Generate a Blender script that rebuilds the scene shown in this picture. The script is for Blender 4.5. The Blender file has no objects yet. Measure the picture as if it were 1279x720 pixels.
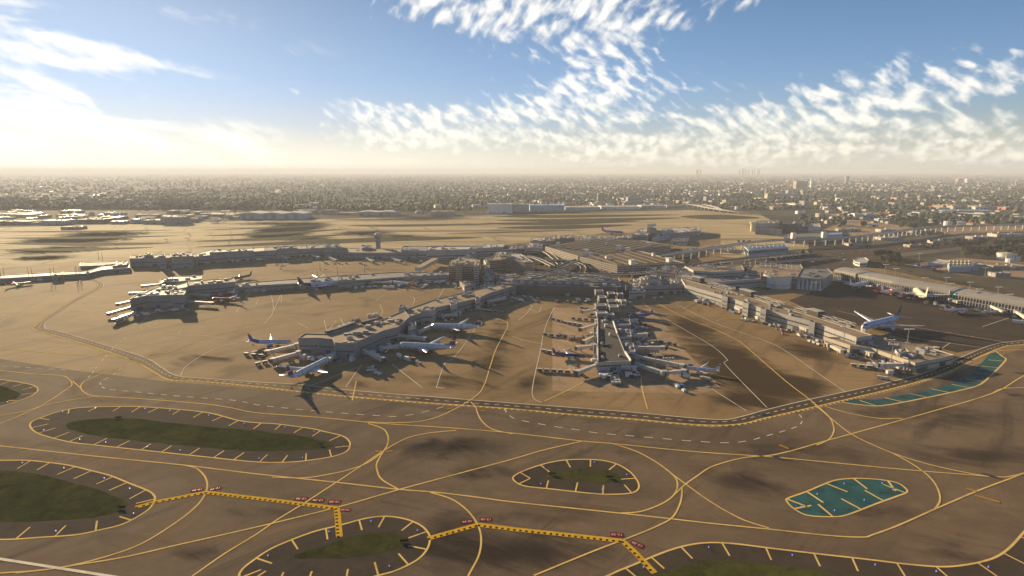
import bpy, bmesh, math, random
from mathutils import Vector, Matrix
from mathutils.geometry import tessellate_polygon
sc = bpy.context.scene
R = math.radians
rnd = random.Random(7)
# ---------------------------------------------------------------- camera
H0 = 150.0
FPX = 700.0
PITCH = math.atan(146.0 / FPX)
cam_d = bpy.data.cameras.new('camera'); cam = bpy.data.objects.new('camera', cam_d)
sc.collection.objects.link(cam); sc.camera = cam
cam.location = (0, 0, H0); cam.rotation_euler = (math.pi / 2 - PITCH, 0, 0)
cam_d.sensor_width = 36; cam_d.lens = 36 * FPX / 1279.0
cam_d.clip_start = 1; cam_d.clip_end = 200000
# ---------------------------------------------------------------- light
SUN_AZ, SUN_EL = R(-38.5), R(13.5)
SV = Vector((math.sin(SUN_AZ) * math.cos(SUN_EL), math.cos(SUN_AZ) * math.cos(SUN_EL), math.sin(SUN_EL)))
sun_d = bpy.data.lights.new('sun', 'SUN'); sun = bpy.data.objects.new('sun', sun_d); sc.collection.objects.link(sun)
sun_d.energy = 5.0; sun_d.angle = R(0.5); sun_d.color = (1, .765, .44)
sun.rotation_euler = (-SV).to_track_quat('-Z', 'Y').to_euler(); sun.location = SV * 900
vs = sc.view_settings
vs.view_transform = 'Standard'; vs.look = 'None'; vs.exposure = 1.4; vs.gamma = 1; vs.use_curve_mapping = False
sc.render.engine = 'CYCLES'
cy = sc.cycles
cy.max_bounces = 5; cy.diffuse_bounces = 2; cy.glossy_bounces = 2; cy.transmission_bounces = 2; cy.volume_bounces = 1
cy.transparent_max_bounces = 32; cy.use_denoising = True; cy.caustics_reflective = False; cy.caustics_refractive = False
try:
    cy.denoiser = 'OPENIMAGEDENOISE'; cy.denoising_input_passes = 'RGB_ALBEDO_NORMAL'; cy.denoising_prefilter = 'ACCURATE'
except Exception: pass
cy.volume_step_rate = 1.0

# pixel of the photograph <-> the place
_c, _s = math.cos(PITCH), math.sin(PITCH)
def ray(px, py):
    u, v = px - 639.5, py - 359.5
    return Vector((u, FPX * _c - v * _s, -(FPX * _s + v * _c)))
def G(px, py, z=0.0):
    d = ray(px, py); t = (H0 - z) / -d.z
    return Vector((d.x * t, d.y * t, z))
def PX(s):
    return [tuple(float(q) for q in p.split(',')) for p in s.split()]
def GP(s, z=0.0):
    return [G(x, y, z) for x, y in (PX(s) if isinstance(s, str) else s)]

# ---------------------------------------------------------------- node helper
class NT:
    def __init__(s, tree): s.t = tree
    def n(s, typ, ins=None, **kw):
        o = s.t.nodes.new(typ)
        for k, v in kw.items(): setattr(o, k, v)
        for k, v in (ins or {}).items():
            i = o.inputs[k]
            if isinstance(v, bpy.types.NodeSocket): s.t.links.new(v, i)
            else: i.default_value = v
        return o
    def link(s, a, b): s.t.links.new(a, b)
    def m(s, op, a, b=None, c=None, clamp=False):
        o = s.t.nodes.new('ShaderNodeMath'); o.operation = op; o.use_clamp = clamp
        for i, v in enumerate((a, b, c)):
            if v is None: continue
            if isinstance(v, bpy.types.NodeSocket): s.t.links.new(v, o.inputs[i])
            else: o.inputs[i].default_value = v
        return o.outputs[0]
    def mix(s, f, a, b, blend='MIX'):
        o = s.t.nodes.new('ShaderNodeMix'); o.data_type = 'RGBA'; o.blend_type = blend; o.clamp_factor = True
        for i, v in ((0, f), (6, a), (7, b)):
            if isinstance(v, bpy.types.NodeSocket): s.t.links.new(v, o.inputs[i])
            else: o.inputs[i].default_value = (tuple(v) + (1,) if hasattr(v, '__len__') and len(v) == 3 else v)
        return o.outputs[2]
    def rng(s, v, a, b, c=0.0, d=1.0, smooth=True):
        o = s.n('ShaderNodeMapRange', {0: v, 1: a, 2: b, 3: c, 4: d}); o.interpolation_type = 'SMOOTHSTEP' if smooth else 'LINEAR'
        return o.outputs[0]
    def noise(s, vec, scale, detail=4, rough=.55, dist=0.0):
        return s.n('ShaderNodeTexNoise', {'Vector': vec, 'Scale': scale, 'Detail': detail, 'Roughness': rough, 'Distortion': dist}).outputs['Fac']
    def mapv(s, vec, loc=(0, 0, 0), rot=(0, 0, 0), scale=(1, 1, 1)):
        if any(rot) and len(set(scale)) > 1:      # turn first, then stretch
            vec = s.n('ShaderNodeMapping', {'Vector': vec, 'Rotation': rot}).outputs[0]; rot = (0, 0, 0)
        return s.n('ShaderNodeMapping', {'Vector': vec, 'Location': loc, 'Rotation': rot, 'Scale': scale}).outputs[0]

# ---------------------------------------------------------------- sky
world = bpy.data.worlds.new('World'); sc.world = world; world.use_nodes = True
def build_world():
    t = world.node_tree; t.nodes.clear(); N = NT(t)
    sky = N.n('ShaderNodeTexSky', sky_type='NISHITA')
    sky.sun_disc = False; sky.sun_elevation = SUN_EL; sky.sun_rotation = SUN_AZ % (2 * math.pi)
    sky.altitude = 100; sky.air_density = 1.0; sky.dust_density = 0.6; sky.ozone_density = 2.0
    co = N.n('ShaderNodeTexCoord').outputs['Generated']
    d = N.n('ShaderNodeVectorMath', {0: co}, operation='NORMALIZE').outputs[0]
    sx = N.n('ShaderNodeSeparateXYZ', {0: d})
    X, Y, Z = sx.outputs
    el = N.m('ARCSINE', Z); az = N.m('ARCTAN2', X, Y)
    zz = N.m('ADD', N.m('MAXIMUM', Z, 0.0), 0.05)
    cu, cv = N.m('DIVIDE', X, zz), N.m('DIVIDE', Y, zz)
    cp = N.n('ShaderNodeCombineXYZ', {0: cu, 1: cv, 2: 0.0}).outputs[0]
    def blob(px, py, wx, wy, rot=0.0, amp=1.0):
        r = ray(px, py).normalized(); a0, e0 = math.atan2(r.x, r.y), math.asin(r.z)
        k = math.cos(a0)
        da = N.m('SUBTRACT', az, a0); de = N.m('SUBTRACT', el, e0)
        ca, sa = math.cos(R(rot)), math.sin(R(rot))
        p = N.m('ADD', N.m('MULTIPLY', da, ca), N.m('MULTIPLY', de, sa))
        q = N.m('SUBTRACT', N.m('MULTIPLY', de, ca), N.m('MULTIPLY', da, sa))
        p = N.m('DIVIDE', p, wx * k / FPX); q = N.m('DIVIDE', q, wy / FPX)
        e = N.m('ADD', N.m('MULTIPLY', p, p), N.m('MULTIPLY', q, q))
        return N.m('MULTIPLY', N.m('EXPONENT', N.m('MULTIPLY', e, -1.0)), amp)
    def total(bl):
        o = None
        for b in bl:
            q = blob(*b); o = q if o is None else N.m('ADD', o, q)
        return N.m('MINIMUM', o, 1.0)
    # altocumulus ripples: rows of small puffs
    ac = N.n('ShaderNodeCombineXYZ', {0: az, 1: N.m('MULTIPLY', el, 1.25), 2: 0.0}).outputs[0]
    warp = N.n('ShaderNodeTexNoise', {'Vector': ac, 'Scale': 7.0, 'Detail': 3.0})
    wv = N.n('ShaderNodeVectorMath', {0: warp.outputs['Color'], 1: (.034, .034, 0)}, operation='MULTIPLY').outputs[0]
    cw = N.n('ShaderNodeVectorMath', {0: ac, 1: wv}, operation='ADD').outputs[0]
    ripa = N.noise(N.mapv(cw, rot=(0, 0, R(-58)), scale=(.62, 1.3, 1)), 38, 2.2, .45, .1)
    ripb = N.noise(N.mapv(cw, rot=(0, 0, R(42)), scale=(.62, 1.3, 1)), 46, 2.2, .45, .1)
    ripc = N.noise(cw, 56, 3, .5, .1)
    hi = N.rng(el, R(10.5), R(14)); lo_ = N.rng(el, R(1.5), R(5.0))
    def fmix(f, p, q): return N.m('ADD', N.m('MULTIPLY', p, N.m('SUBTRACT', 1.0, f)), N.m('MULTIPLY', q, f))
    rip = fmix(lo_, ripc, fmix(hi, ripb, ripa))
    fine = N.noise(cw, 120, 4, .6)
    rip = N.m('ADD', N.m('MULTIPLY', N.m('SUBTRACT', rip, .5), 1.35), N.m('ADD', N.m('MULTIPLY', fine, .24), .38))
    big = N.noise(ac, 6.0, 3, .5)
    M = total([(600, 15, 130, 34, -10), (755, 75, 50, 60, 0), (700, 8, 120, 24, 0), (880, 8, 70, 18, 10, .7), (680, 135, 170, 30, 8), (520, 165, 110, 22, 0), (455, 132, 90, 14, -8, .6),
               (930, 145, 130, 16, 2, .85), (1080, 115, 130, 26, 10), (1010, 168, 130, 22, 4, .9), (760, 180, 110, 14, 0), (770, 198, 90, 9, 0, .8), (1250, 100, 70, 14, 0, .55),
               (1230, 165, 80, 22, -4, .8), (1040, 192, 130, 9, 0, .8), (1240, 196, 70, 9, 0, .8), (880, 203, 40, 6, 0, .7), (940, 205, 60, 5, 0, .6)])
    dens = N.m('ADD', N.m('MULTIPLY', M, .47), N.m('MULTIPLY', N.m('SUBTRACT', big, .5), .12))
    c1 = N.rng(N.m('ADD', rip, dens), .74, 1.22)
    c1 = N.m('MULTIPLY', c1, N.rng(M, .04, .4))
    # softer streaked veil toward the sun
    veil_n = N.noise(N.mapv(cw, rot=(0, 0, R(14)), scale=(.5, 1.7, 1)), 11, 7, .58, .4)
    V = total([(0, 45, 70, 26, -14), (75, 62, 90, 14, -12), (0, 118, 80, 22, -4), (90, 112, 70, 8, -6, .6), (190, 78, 80, 9, -10, .55), (60, 8, 90, 9, -4, .4), (185, 168, 120, 15, 2), (60, 178, 90, 14, 0, .8), (130, 198, 190, 11, 0, 1), (60, 185, 220, 22, 0, .3), (300, 180, 60, 8, 0, .6), (430, 203, 90, 6, 0, .8),
               (215, 8, 100, 9, -6, .45), (60, 145, 120, 18, -4, .55), (330, 50, 110, 26, -16, .3)])
    c2 = N.rng(N.m('ADD', N.m('ADD', N.m('MULTIPLY', N.m('SUBTRACT', veil_n, .5), 1.5), N.m('ADD', N.m('MULTIPLY', rip, .3), .38)), N.m('MULTIPLY', V, .34)), .62, 1.12)
    c2 = N.m('MULTIPLY', c2, N.rng(V, .05, .5))
    # sun side glow on the clouds
    sd = N.n('ShaderNodeVectorMath', {0: d, 1: tuple(SV)}, operation='DOT_PRODUCT').outputs['Value']
    glow = N.rng(sd, .55, 1.0)
    colc = N.mix(glow, (7.7, 7.3, 6.6), (7.9, 7.5, 6.7))
    low = N.rng(el, R(0), R(9))
    colc = N.mix(low, N.mix(glow, (7.6, 7.15, 6.0), (8.4, 7.9, 6.6)), colc)
    # the bright aureole is compressed, as a camera's exposure would
    one = N.n('ShaderNodeVectorMath', {0: sky.outputs[0], 1: (.2, .2, .2), 2: (1, 1, 1)}, operation='MULTIPLY_ADD').outputs[0]
    skc = N.n('ShaderNodeVectorMath', {0: sky.outputs[0], 1: one}, operation='DIVIDE').outputs[0]
    tint = N.mix(1.0, skc, (.72, .96, 1.36), 'MULTIPLY')
    tint = N.mix(low, skc, tint)
    gain = N.rng(el, R(4), R(19), 1.30, .80, smooth=False)
    tint = N.n('ShaderNodeVectorMath', {0: tint, 'Scale': gain}, operation='SCALE').outputs[0]
    col = N.mix(N.m('MULTIPLY', c1, .84), tint, colc)
    col = N.mix(N.m('MULTIPLY', c2, .9), col, colc)
    # pale haze band on the horizon
    hz = N.rng(el, R(-.5), R(4.5), 1.0, 0.0)
    col = N.mix(N.m('MULTIPLY', hz, .62), col, N.mix(glow, (5.5, 5.35, 4.9), (8.2, 7.9, 6.7)))
    bg = N.n('ShaderNodeBackground', {'Color': col, 'Strength': 0.0635})
    out = N.n('ShaderNodeOutputWorld', {'Surface': bg.outputs[0]})
build_world()

# ---------------------------------------------------------------- object helpers
COL = sc.collection
REG = []
def link(o):
    COL.objects.link(o); return o
class MB:
    """one mesh in the making"""
    def __init__(s): s.v = []; s.f = []; s.mi = []
    def add(s, vs, fs, m=0):
        b = len(s.v); s.v += [Vector(v) for v in vs]
        s.f += [tuple(i + b for i in f) for f in fs]; s.mi += [m] * len(fs); return s
    def box(s, c, size, rz=0.0, m=0, tilt=None):
        x, y, z = (q / 2 for q in size); ca, sa = math.cos(rz), math.sin(rz)
        vs = []
        for dz in (-z, z):
            for dx, dy in ((-x, -y), (x, -y), (x, y), (-x, y)):
                vs.append((c[0] + dx * ca - dy * sa, c[1] + dx * sa + dy * ca, c[2] + dz))
        return s.add(vs, [(3, 2, 1, 0), (4, 5, 6, 7), (0, 1, 5, 4), (1, 2, 6, 5), (2, 3, 7, 6), (3, 0, 4, 7)], m)
    def prism(s, poly, z0, z1, m=0, top=True, bottom=True, mt=None):
        poly = ccw(poly); n = len(poly)
        vs = [(p[0], p[1], z0) for p in poly] + [(p[0], p[1], z1) for p in poly]
        s.add(vs, [(i, (i + 1) % n, n + (i + 1) % n, n + i) for i in range(n)], m)
        b = len(s.v) - 2 * n
        if top: s.f.append(tuple(b + n + i for i in range(n))); s.mi.append(m if mt is None else mt)
        if bottom: s.f.append(tuple(b + i for i in reversed(range(n)))); s.mi.append(m)
        return s
    def tube(s, p0, p1, r0, r1=None, n=8, m=0, cap=True):
        p0, p1 = Vector(p0), Vector(p1); r1 = r0 if r1 is None else r1
        d = (p1 - p0); q = d.to_track_quat('Z', 'Y') if d.length > 1e-9 else None
        rings = []
        for p, r in ((p0, r0), (p1, r1)):
            rings.append([p + q @ Vector((r * math.cos(2 * math.pi * i / n), r * math.sin(2 * math.pi * i / n), 0)) for i in range(n)])
        return s.loft(rings, m, cap)
    def loft(s, rings, m=0, cap=True, closed=True):
        n = len(rings[0]); b = len(s.v)
        for r in rings: s.v += [Vector(v) for v in r]
        for k in range(len(rings) - 1):
            for i in range(n if closed else n - 1):
                j = (i + 1) % n
                s.f.append((b + k * n + i, b + k * n + j, b + (k + 1) * n + j, b + (k + 1) * n + i)); s.mi.append(m)
        if cap:
            s.f.append(tuple(b + i for i in reversed(range(n)))); s.mi.append(m)
            e = b + (len(rings) - 1) * n
            s.f.append(tuple(e + i for i in range(n))); s.mi.append(m)
        return s
    def beam(s, p0, p1, w, h, m=0):
        """a straight box of width w and height h between two points (centre line)"""
        p0, p1 = Vector(p0), Vector(p1); d = (p1 - p0).normalized()
        sd = d.cross(Vector((0, 0, 1)))
        sd = Vector((1, 0, 0)) if sd.length < 1e-6 else sd.normalized()
        up = sd.cross(d).normalized()
        rings = []
        for p in (p0, p1):
            rings.append([p - sd * w / 2 - up * h / 2, p + sd * w / 2 - up * h / 2, p + sd * w / 2 + up * h / 2, p - sd * w / 2 + up * h / 2])
        return s.loft(rings, m)
    def build(s, name, mats, parent=None, smooth=False):
        me = bpy.data.meshes.new(name)
        off = Vector(parent.get('_o', (0, 0, 0))) if parent is not None and '_o' in parent else Vector((0, 0, 0))
        me.from_pydata([tuple(v - off) for v in s.v], [], s.f)
        if not isinstance(mats, (list, tuple)): mats = [mats]
        for m in mats: me.materials.append(m)
        if len(mats) > 1: me.polygons.foreach_set('material_index', s.mi)
        if smooth: me.polygons.foreach_set('use_smooth', [True] * len(me.polygons))
        me.update()
        o = bpy.data.objects.new(name, me); link(o)
        if parent is not None: o.parent = parent
        return o
def ccw(poly):
    a = sum(poly[i][0] * poly[(i + 1) % len(poly)][1] - poly[(i + 1) % len(poly)][0] * poly[i][1] for i in range(len(poly)))
    return list(poly) if a > 0 else list(reversed(poly))
def inset(poly, d):
    poly = [Vector((p[0], p[1])) for p in ccw(poly)]; n = len(poly); out = []
    for i in range(n):
        a, b, c = poly[i - 1], poly[i], poly[(i + 1) % n]
        e1, e2 = (b - a), (c - b)
        if e1.length < 1e-6 or e2.length < 1e-6: out.append(b); continue
        e1.normalize(); e2.normalize()
        n1, n2 = Vector((-e1.y, e1.x)), Vector((-e2.y, e2.x))
        k = n1 + n2; L = k.length
        if L < 1e-4: out.append(b + n1 * d); continue
        k /= L; q = d / max(.4, k.dot(n1)); out.append(b + k * q)
    return out
def thing(name, label, cat, loc=(0, 0, 0), rz=0.0, group=None, world=False):
    """an Empty at the thing's base; with world=True its parts are given in world coordinates"""
    o = bpy.data.objects.new(name, None); link(o); o.empty_display_size = 1
    o.location = loc; o.rotation_euler = (0, 0, rz)
    if world: o['_o'] = tuple(loc)
    tag(o, label, cat, group); return o
def tag(o, label, cat, group=None):
    o['label'] = label; o['category'] = cat
    if group: o['group'] = group
    REG.append(o); return o
def structure(o): o['kind'] = 'structure'; return o
def stuff(o, label=None):
    o['kind'] = 'stuff'
    if label: o['label'] = label
    return o
def copy_thing(src, loc, rz, label, group=None, kids=True, scale=None):
    c = src.copy(); link(c); c.location = loc; c.rotation_euler = (0, 0, rz)
    if scale: c.scale = scale
    if kids:
        for ch in src.children:
            k = ch.copy(); link(k); k.parent = c
            for g in ch.children:
                q = g.copy(); link(q); q.parent = k
    c['label'] = label
    if group: c['group'] = group
    REG.append(c); return c
def smooth_px(pts, closed=False, sub=8):
    """Catmull-Rom through traced points"""
    n = len(pts); out = []
    def g(i):
        if closed: return pts[i % n]
        return pts[min(max(i, 0), n - 1)]
    for i in range(n if closed else n - 1):
        p0, p1, p2, p3 = (Vector(g(i + k)) for k in (-1, 0, 1, 2))
        k = max(1, min(sub, int((p2 - p1).length / 3) + 1))
        for j in range(k):
            t = j / k
            out.append(.5 * ((2 * p1) + (p2 - p0) * t + (2 * p0 - 5 * p1 + 4 * p2 - p3) * t * t + (3 * p1 - p0 - 3 * p2 + p3) * t ** 3))
    if not closed: out.append(Vector(pts[-1]))
    return out
def resample(pts, step, closed=False):
    pts = [Vector((p[0], p[1])) for p in pts]
    if closed: pts = pts + [pts[0]]
    out = [pts[0].copy()]; acc = 0.0; dirs = []
    for a, b in zip(pts, pts[1:]):
        L = (b - a).length; t = step - acc
        while t <= L:
            out.append(a + (b - a) * (t / L)); t += step
        acc = (acc + L) % step
    return out
def length(pts): return sum((Vector(b[:2]) - Vector(a[:2])).length for a, b in zip(pts, pts[1:]))
def ribbon(mb, pts, w, z, off=0.0, closed=False, m=0):
    pts = [Vector((p[0], p[1])) for p in pts]
    q = [pts[0]]
    for p in pts[1:]:
        if (p - q[-1]).length > .05: q.append(p)
    pts = q; n = len(pts)
    if n < 2: return
    L = []
    for i in range(n):
        a = pts[i - 1] if (i > 0 or closed) else pts[i]
        b = pts[(i + 1) % n] if (i < n - 1 or closed) else pts[i]
        d = (b - a).normalized() if (b - a).length > 1e-9 else Vector((1, 0))
        nn = Vector((-d.y, d.x))
        L += [pts[i] + nn * (off + w / 2), pts[i] + nn * (off - w / 2)]
    vs = [(p.x, p.y, z) for p in L]
    fs = [(2 * i + 1, 2 * i + 3, 2 * i + 2, 2 * i) for i in range(n - 1)]
    if closed: fs.append((2 * n - 1, 1, 0, 2 * n - 2))
    mb.add(vs, fs, m)
def cut(pts, s0, s1):
    """the stretch of a polyline between two arc lengths"""
    out = []; acc = 0.0
    for a, b in zip(pts, pts[1:]):
        a, b = Vector(a[:2]), Vector(b[:2]); L = (b - a).length
        if L < 1e-9: continue
        if acc + L >= s0 and acc <= s1:
            t0 = max(0, (s0 - acc) / L); t1 = min(1, (s1 - acc) / L)
            if not out: out.append(a + (b - a) * t0)
            out.append(a + (b - a) * t1)
        acc += L
        if acc > s1: break
    return out
def dashes(mb, pts, w, z, on, gap, off=0.0, m=0):
    T = length(pts); s = 0.0
    while s < T:
        c = cut(pts, s, min(T, s + on))
        if len(c) > 1: ribbon(mb, c, w, z, off, m=m)
        s += on + gap
# ---------------------------------------------------------------- materials
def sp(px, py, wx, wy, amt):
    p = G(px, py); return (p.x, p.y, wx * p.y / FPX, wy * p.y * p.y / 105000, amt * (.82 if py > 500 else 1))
MATS = {}
ALB = .80
def k_(c): return tuple(q * ALB for q in c)
def mat(name, col, rough=.65, metal=0.0, var=.16, scale=.25, spec=.4, emit=None, dirt=None, streak=False):
    if name in MATS: return MATS[name]
    col = k_(col); dirt = k_(dirt) if dirt else None
    m = bpy.data.materials.new(name); m.use_nodes = True; t = m.node_tree; t.nodes.clear(); N = NT(t)
    pos = N.n('ShaderNodeNewGeometry').outputs['Position']
    v = N.mapv(pos, scale=(1, 1, .35 if streak else 1))
    n1 = N.noise(v, scale, 5, .6)
    n2 = N.noise(v, scale * 7, 3, .6)
    k = N.m('ADD', N.m('MULTIPLY', n1, .65), N.m('MULTIPLY', n2, .35))
    f = N.rng(k, .3, .7, 1 - var * 1.4, 1 + var, smooth=False)
    base = N.n('ShaderNodeVectorMath', {0: tuple(col), 1: (0, 0, 0)}, operation='MULTIPLY')
    cc = N.n('ShaderNodeCombineXYZ', {0: f, 1: f, 2: f}).outputs[0]
    N.link(cc, base.inputs[1]); c = base.outputs[0]
    if dirt:
        n3 = N.noise(pos, scale * .5, 6, .65)
        c = N.mix(N.m('MULTIPLY', N.rng(n3, .5, .72), .7), c, dirt)
    if spec == 0:
        b = N.n('ShaderNodeBsdfDiffuse', {'Color': c}); N.n('ShaderNodeOutputMaterial', {'Surface': b.outputs[0]}); MATS[name] = m; return m
    b = N.n('ShaderNodeBsdfPrincipled', {'Base Color': c, 'Metallic': metal, 'Roughness': N.rng(n1, .2, .8, max(.05, rough - .1), min(1, rough + .1)), 'Specular IOR Level': spec})
    if emit:
        b.inputs['Emission Color'].default_value = tuple(emit[:3]) + (1,); b.inputs['Emission Strength'].default_value = emit[3]
    N.n('ShaderNodeOutputMaterial', {'Surface': b.outputs[0]})
    MATS[name] = m; return m
def ground_mat(name, a, b, dark, spots=None, rough=.62, spec=.5, patch=.010, smear=(.05, .006, 0.6), smear_amt=.5, blot=.5, slabs=0.0, slab_rot=0.0, fine_amt=.10, stretch=None):
    """pavement: two tones in broad patches, rubber smears along the traffic, blotches and fine grain"""
    a, b, dark = k_(a), k_(b), k_(dark)
    m = bpy.data.materials.new(name); m.use_nodes = True; t = m.node_tree; t.nodes.clear(); N = NT(t)
    pos = N.n('ShaderNodeNewGeometry').outputs['Position']
    p = N.mapv(pos, scale=stretch) if stretch else pos
    n1 = N.noise(p, patch, 6, .58, .6)
    c = N.mix(N.rng(n1, .36, .64), a, b)
    sm = N.noise(N.mapv(pos, rot=(0, 0, smear[2]), scale=(smear[1], smear[0], 1)), 1.0, 5, .6, .9)
    sm2 = N.noise(N.mapv(pos, rot=(0, 0, smear[2] + 1.1), scale=(smear[1] * 1.4, smear[0] * 1.2, 1)), 1.0, 5, .6, 1.3)
    k = N.m('MULTIPLY', N.rng(sm, .50, .72), smear_amt)
    k2 = N.m('MULTIPLY', N.rng(sm2, .52, .74), smear_amt * .7)
    bl = N.m('MULTIPLY', N.rng(N.noise(p, patch * 2.3, 4, .5, .4), .52, .70), blot)
    k = N.m('MAXIMUM', N.m('MAXIMUM', k, k2), bl)
    c = N.mix(k, c, dark)
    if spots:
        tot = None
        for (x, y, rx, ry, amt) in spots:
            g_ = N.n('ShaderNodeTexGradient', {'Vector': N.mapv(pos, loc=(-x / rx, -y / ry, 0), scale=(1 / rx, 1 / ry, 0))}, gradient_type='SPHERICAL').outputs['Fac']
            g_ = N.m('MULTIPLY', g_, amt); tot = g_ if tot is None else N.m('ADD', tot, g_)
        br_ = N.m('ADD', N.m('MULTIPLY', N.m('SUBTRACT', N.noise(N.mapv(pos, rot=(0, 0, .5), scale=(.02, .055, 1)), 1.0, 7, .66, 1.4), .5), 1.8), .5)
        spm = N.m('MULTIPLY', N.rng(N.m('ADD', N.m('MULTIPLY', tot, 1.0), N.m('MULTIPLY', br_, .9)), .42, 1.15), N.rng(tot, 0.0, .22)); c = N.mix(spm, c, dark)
    fn = N.noise(pos, .35, 4, .7); fm = N.noise(pos, .09, 4, .65)
    g = N.rng(N.m('ADD', N.m('MULTIPLY', fn, .5), N.m('MULTIPLY', fm, .5)), .3, .7, 1 - fine_amt, 1 + fine_amt, smooth=False)
    c = N.mix(1.0, c, N.n('ShaderNodeCombineColor', {0: g, 1: g, 2: g}).outputs[0], 'MULTIPLY')
    if slabs:
        br = N.n('ShaderNodeTexBrick', {'Vector': N.mapv(pos, rot=(0, 0, slab_rot)), 'Scale': 1.0, 'Mortar Size': .16, 'Mortar Smooth': .3, 'Brick Width': 7.6, 'Row Height': 7.6,
             'Color1': (1, 1, 1, 1), 'Color2': (.9, .9, .9, 1), 'Mortar': (.62, .6, .58, 1)}, offset=0.0)
        c = N.mix(slabs, c, N.mix(1.0, c, br.outputs['Color'], 'MULTIPLY'))
    ro = N.rng(n1, .3, .7, rough - .07, rough + .07)
    bp = N.n('ShaderNodeBump', {'Strength': .25, 'Distance': .3, 'Height': fn})
    if spec > 0: bs = N.n('ShaderNodeBsdfPrincipled', {'Base Color': c, 'Roughness': ro, 'Specular IOR Level': spec, 'Normal': bp.outputs[0]})
    else:
        bs = N.n('ShaderNodeBsdfDiffuse', {'Color': c, 'Roughness': .6, 'Normal': bp.outputs[0]})
        if spec < 0:      # loose sandy ground with some sheen against the light
            b2 = N.n('ShaderNodeBsdfPrincipled', {'Base Color': c, 'Roughness': .9, 'Specular IOR Level': .08})
            bs = N.n('ShaderNodeMixShader', {0: N.m('MULTIPLY', N.m('SUBTRACT', 1.0, spm), -spec) if spots else -spec, 1: bs.outputs[0], 2: b2.outputs[0]})
    N.n('ShaderNodeOutputMaterial', {'Surface': bs.outputs[0]})
    MATS[name] = m; return m
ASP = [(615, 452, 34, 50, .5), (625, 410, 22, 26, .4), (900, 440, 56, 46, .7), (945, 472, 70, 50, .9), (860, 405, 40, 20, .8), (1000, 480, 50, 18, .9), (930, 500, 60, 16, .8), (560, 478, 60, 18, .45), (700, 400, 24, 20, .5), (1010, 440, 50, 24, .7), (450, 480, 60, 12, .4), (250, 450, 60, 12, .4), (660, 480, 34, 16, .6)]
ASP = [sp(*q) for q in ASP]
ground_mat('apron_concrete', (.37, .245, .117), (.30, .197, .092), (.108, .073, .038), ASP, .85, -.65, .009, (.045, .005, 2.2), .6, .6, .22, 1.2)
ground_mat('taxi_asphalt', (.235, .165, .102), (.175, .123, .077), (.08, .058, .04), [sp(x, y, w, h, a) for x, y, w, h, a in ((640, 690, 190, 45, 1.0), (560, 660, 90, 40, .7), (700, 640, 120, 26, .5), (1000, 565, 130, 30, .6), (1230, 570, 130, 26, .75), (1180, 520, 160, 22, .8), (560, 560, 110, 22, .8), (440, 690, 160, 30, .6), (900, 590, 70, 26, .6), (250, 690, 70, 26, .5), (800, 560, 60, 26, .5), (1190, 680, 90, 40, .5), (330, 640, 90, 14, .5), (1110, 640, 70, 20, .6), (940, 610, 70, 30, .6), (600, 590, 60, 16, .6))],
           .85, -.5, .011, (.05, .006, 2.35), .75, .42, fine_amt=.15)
ground_mat('dark_asphalt', (.09, .066, .045), (.068, .05, .035), (.043, .033, .024), None, .85, -.5, .02, (.05, .01, 1.0), .4, .4, fine_amt=.16)
ground_mat('shoulder_asphalt', (.105, .079, .056), (.085, .064, .046), (.055, .043, .032), None, .85, -.3, .03, (.06, .01, .5), .4, .4, fine_amt=.18)
ground_mat('light_concrete', (.40, .272, .152), (.34, .232, .13), (.15, .105, .066), None, .85, .12, .03, (.06, .01, 1.0), .5, .35, .35, 0.05)
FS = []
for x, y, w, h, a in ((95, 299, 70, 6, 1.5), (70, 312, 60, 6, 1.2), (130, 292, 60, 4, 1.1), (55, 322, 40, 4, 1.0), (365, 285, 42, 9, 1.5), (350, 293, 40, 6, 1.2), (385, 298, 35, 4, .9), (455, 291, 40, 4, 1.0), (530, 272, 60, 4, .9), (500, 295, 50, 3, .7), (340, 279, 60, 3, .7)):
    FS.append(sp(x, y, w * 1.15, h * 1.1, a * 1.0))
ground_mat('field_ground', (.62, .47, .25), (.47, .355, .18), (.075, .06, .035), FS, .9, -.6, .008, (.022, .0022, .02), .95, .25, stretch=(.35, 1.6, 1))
ground_mat('grass_ground', (.125, .118, .03), (.085, .09, .022), (.05, .056, .015), None, .9, 0, .05, (.12, .03, .3), .6, .7, fine_amt=.42)
ground_mat('dry_grass', (.12, .10, .04), (.085, .075, .03), (.055, .05, .022), None, .9, -.25, .04, (.06, .01, .1), .5, .6, fine_amt=.4)
ground_mat('teal_paint', (.042, .145, .148), (.031, .11, .115), (.026, .07, .068), None, .8, -.5, .06, (.1, .02, .5), .6, .8, fine_amt=.15)
ground_mat('city_ground', (.14, .112, .078), (.085, .08, .05), (.05, .053, .03), None, .9, -.35, .004, (.011, .0013, .25), .8, .8, fine_amt=.3)
ground_mat('road_asphalt', (.125, .09, .058), (.098, .07, .046), (.06, .045, .031), None, .85, -.5, .02, (.05, .01, 1.4), .5, .4)
yel = mat('yellow_paint', (.84, .58, .19), .8, var=.22, scale=.12, dirt=(.30, .20, .08), spec=0)
edge_yel = mat('edge_yellow_paint', (.84, .58, .20), .8, var=.2, scale=.12, dirt=(.36, .25, .10), spec=0)
hold_yel = mat('hold_yellow_paint', (.66, .40, .035), .55, var=.2, scale=.4, spec=0)
wht = mat('white_paint', (.90, .80, .64), .85, var=.25, scale=.12, dirt=(.3, .25, .19), spec=0)
blk = mat('black_paint', (.03, .026, .022), .7, var=.2, spec=0)
redp = mat('red_paint', (.20, .022, .025), .6, spec=0, var=.3, scale=.4)
orap = mat('orange_paint', (.50, .25, .045), .6, spec=0, var=.35, scale=.5, dirt=(.25, .16, .07))
stain = mat('tar_patch', (.03, .025, .02), .6)
lit_pad = MATS['light_concrete']
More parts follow.
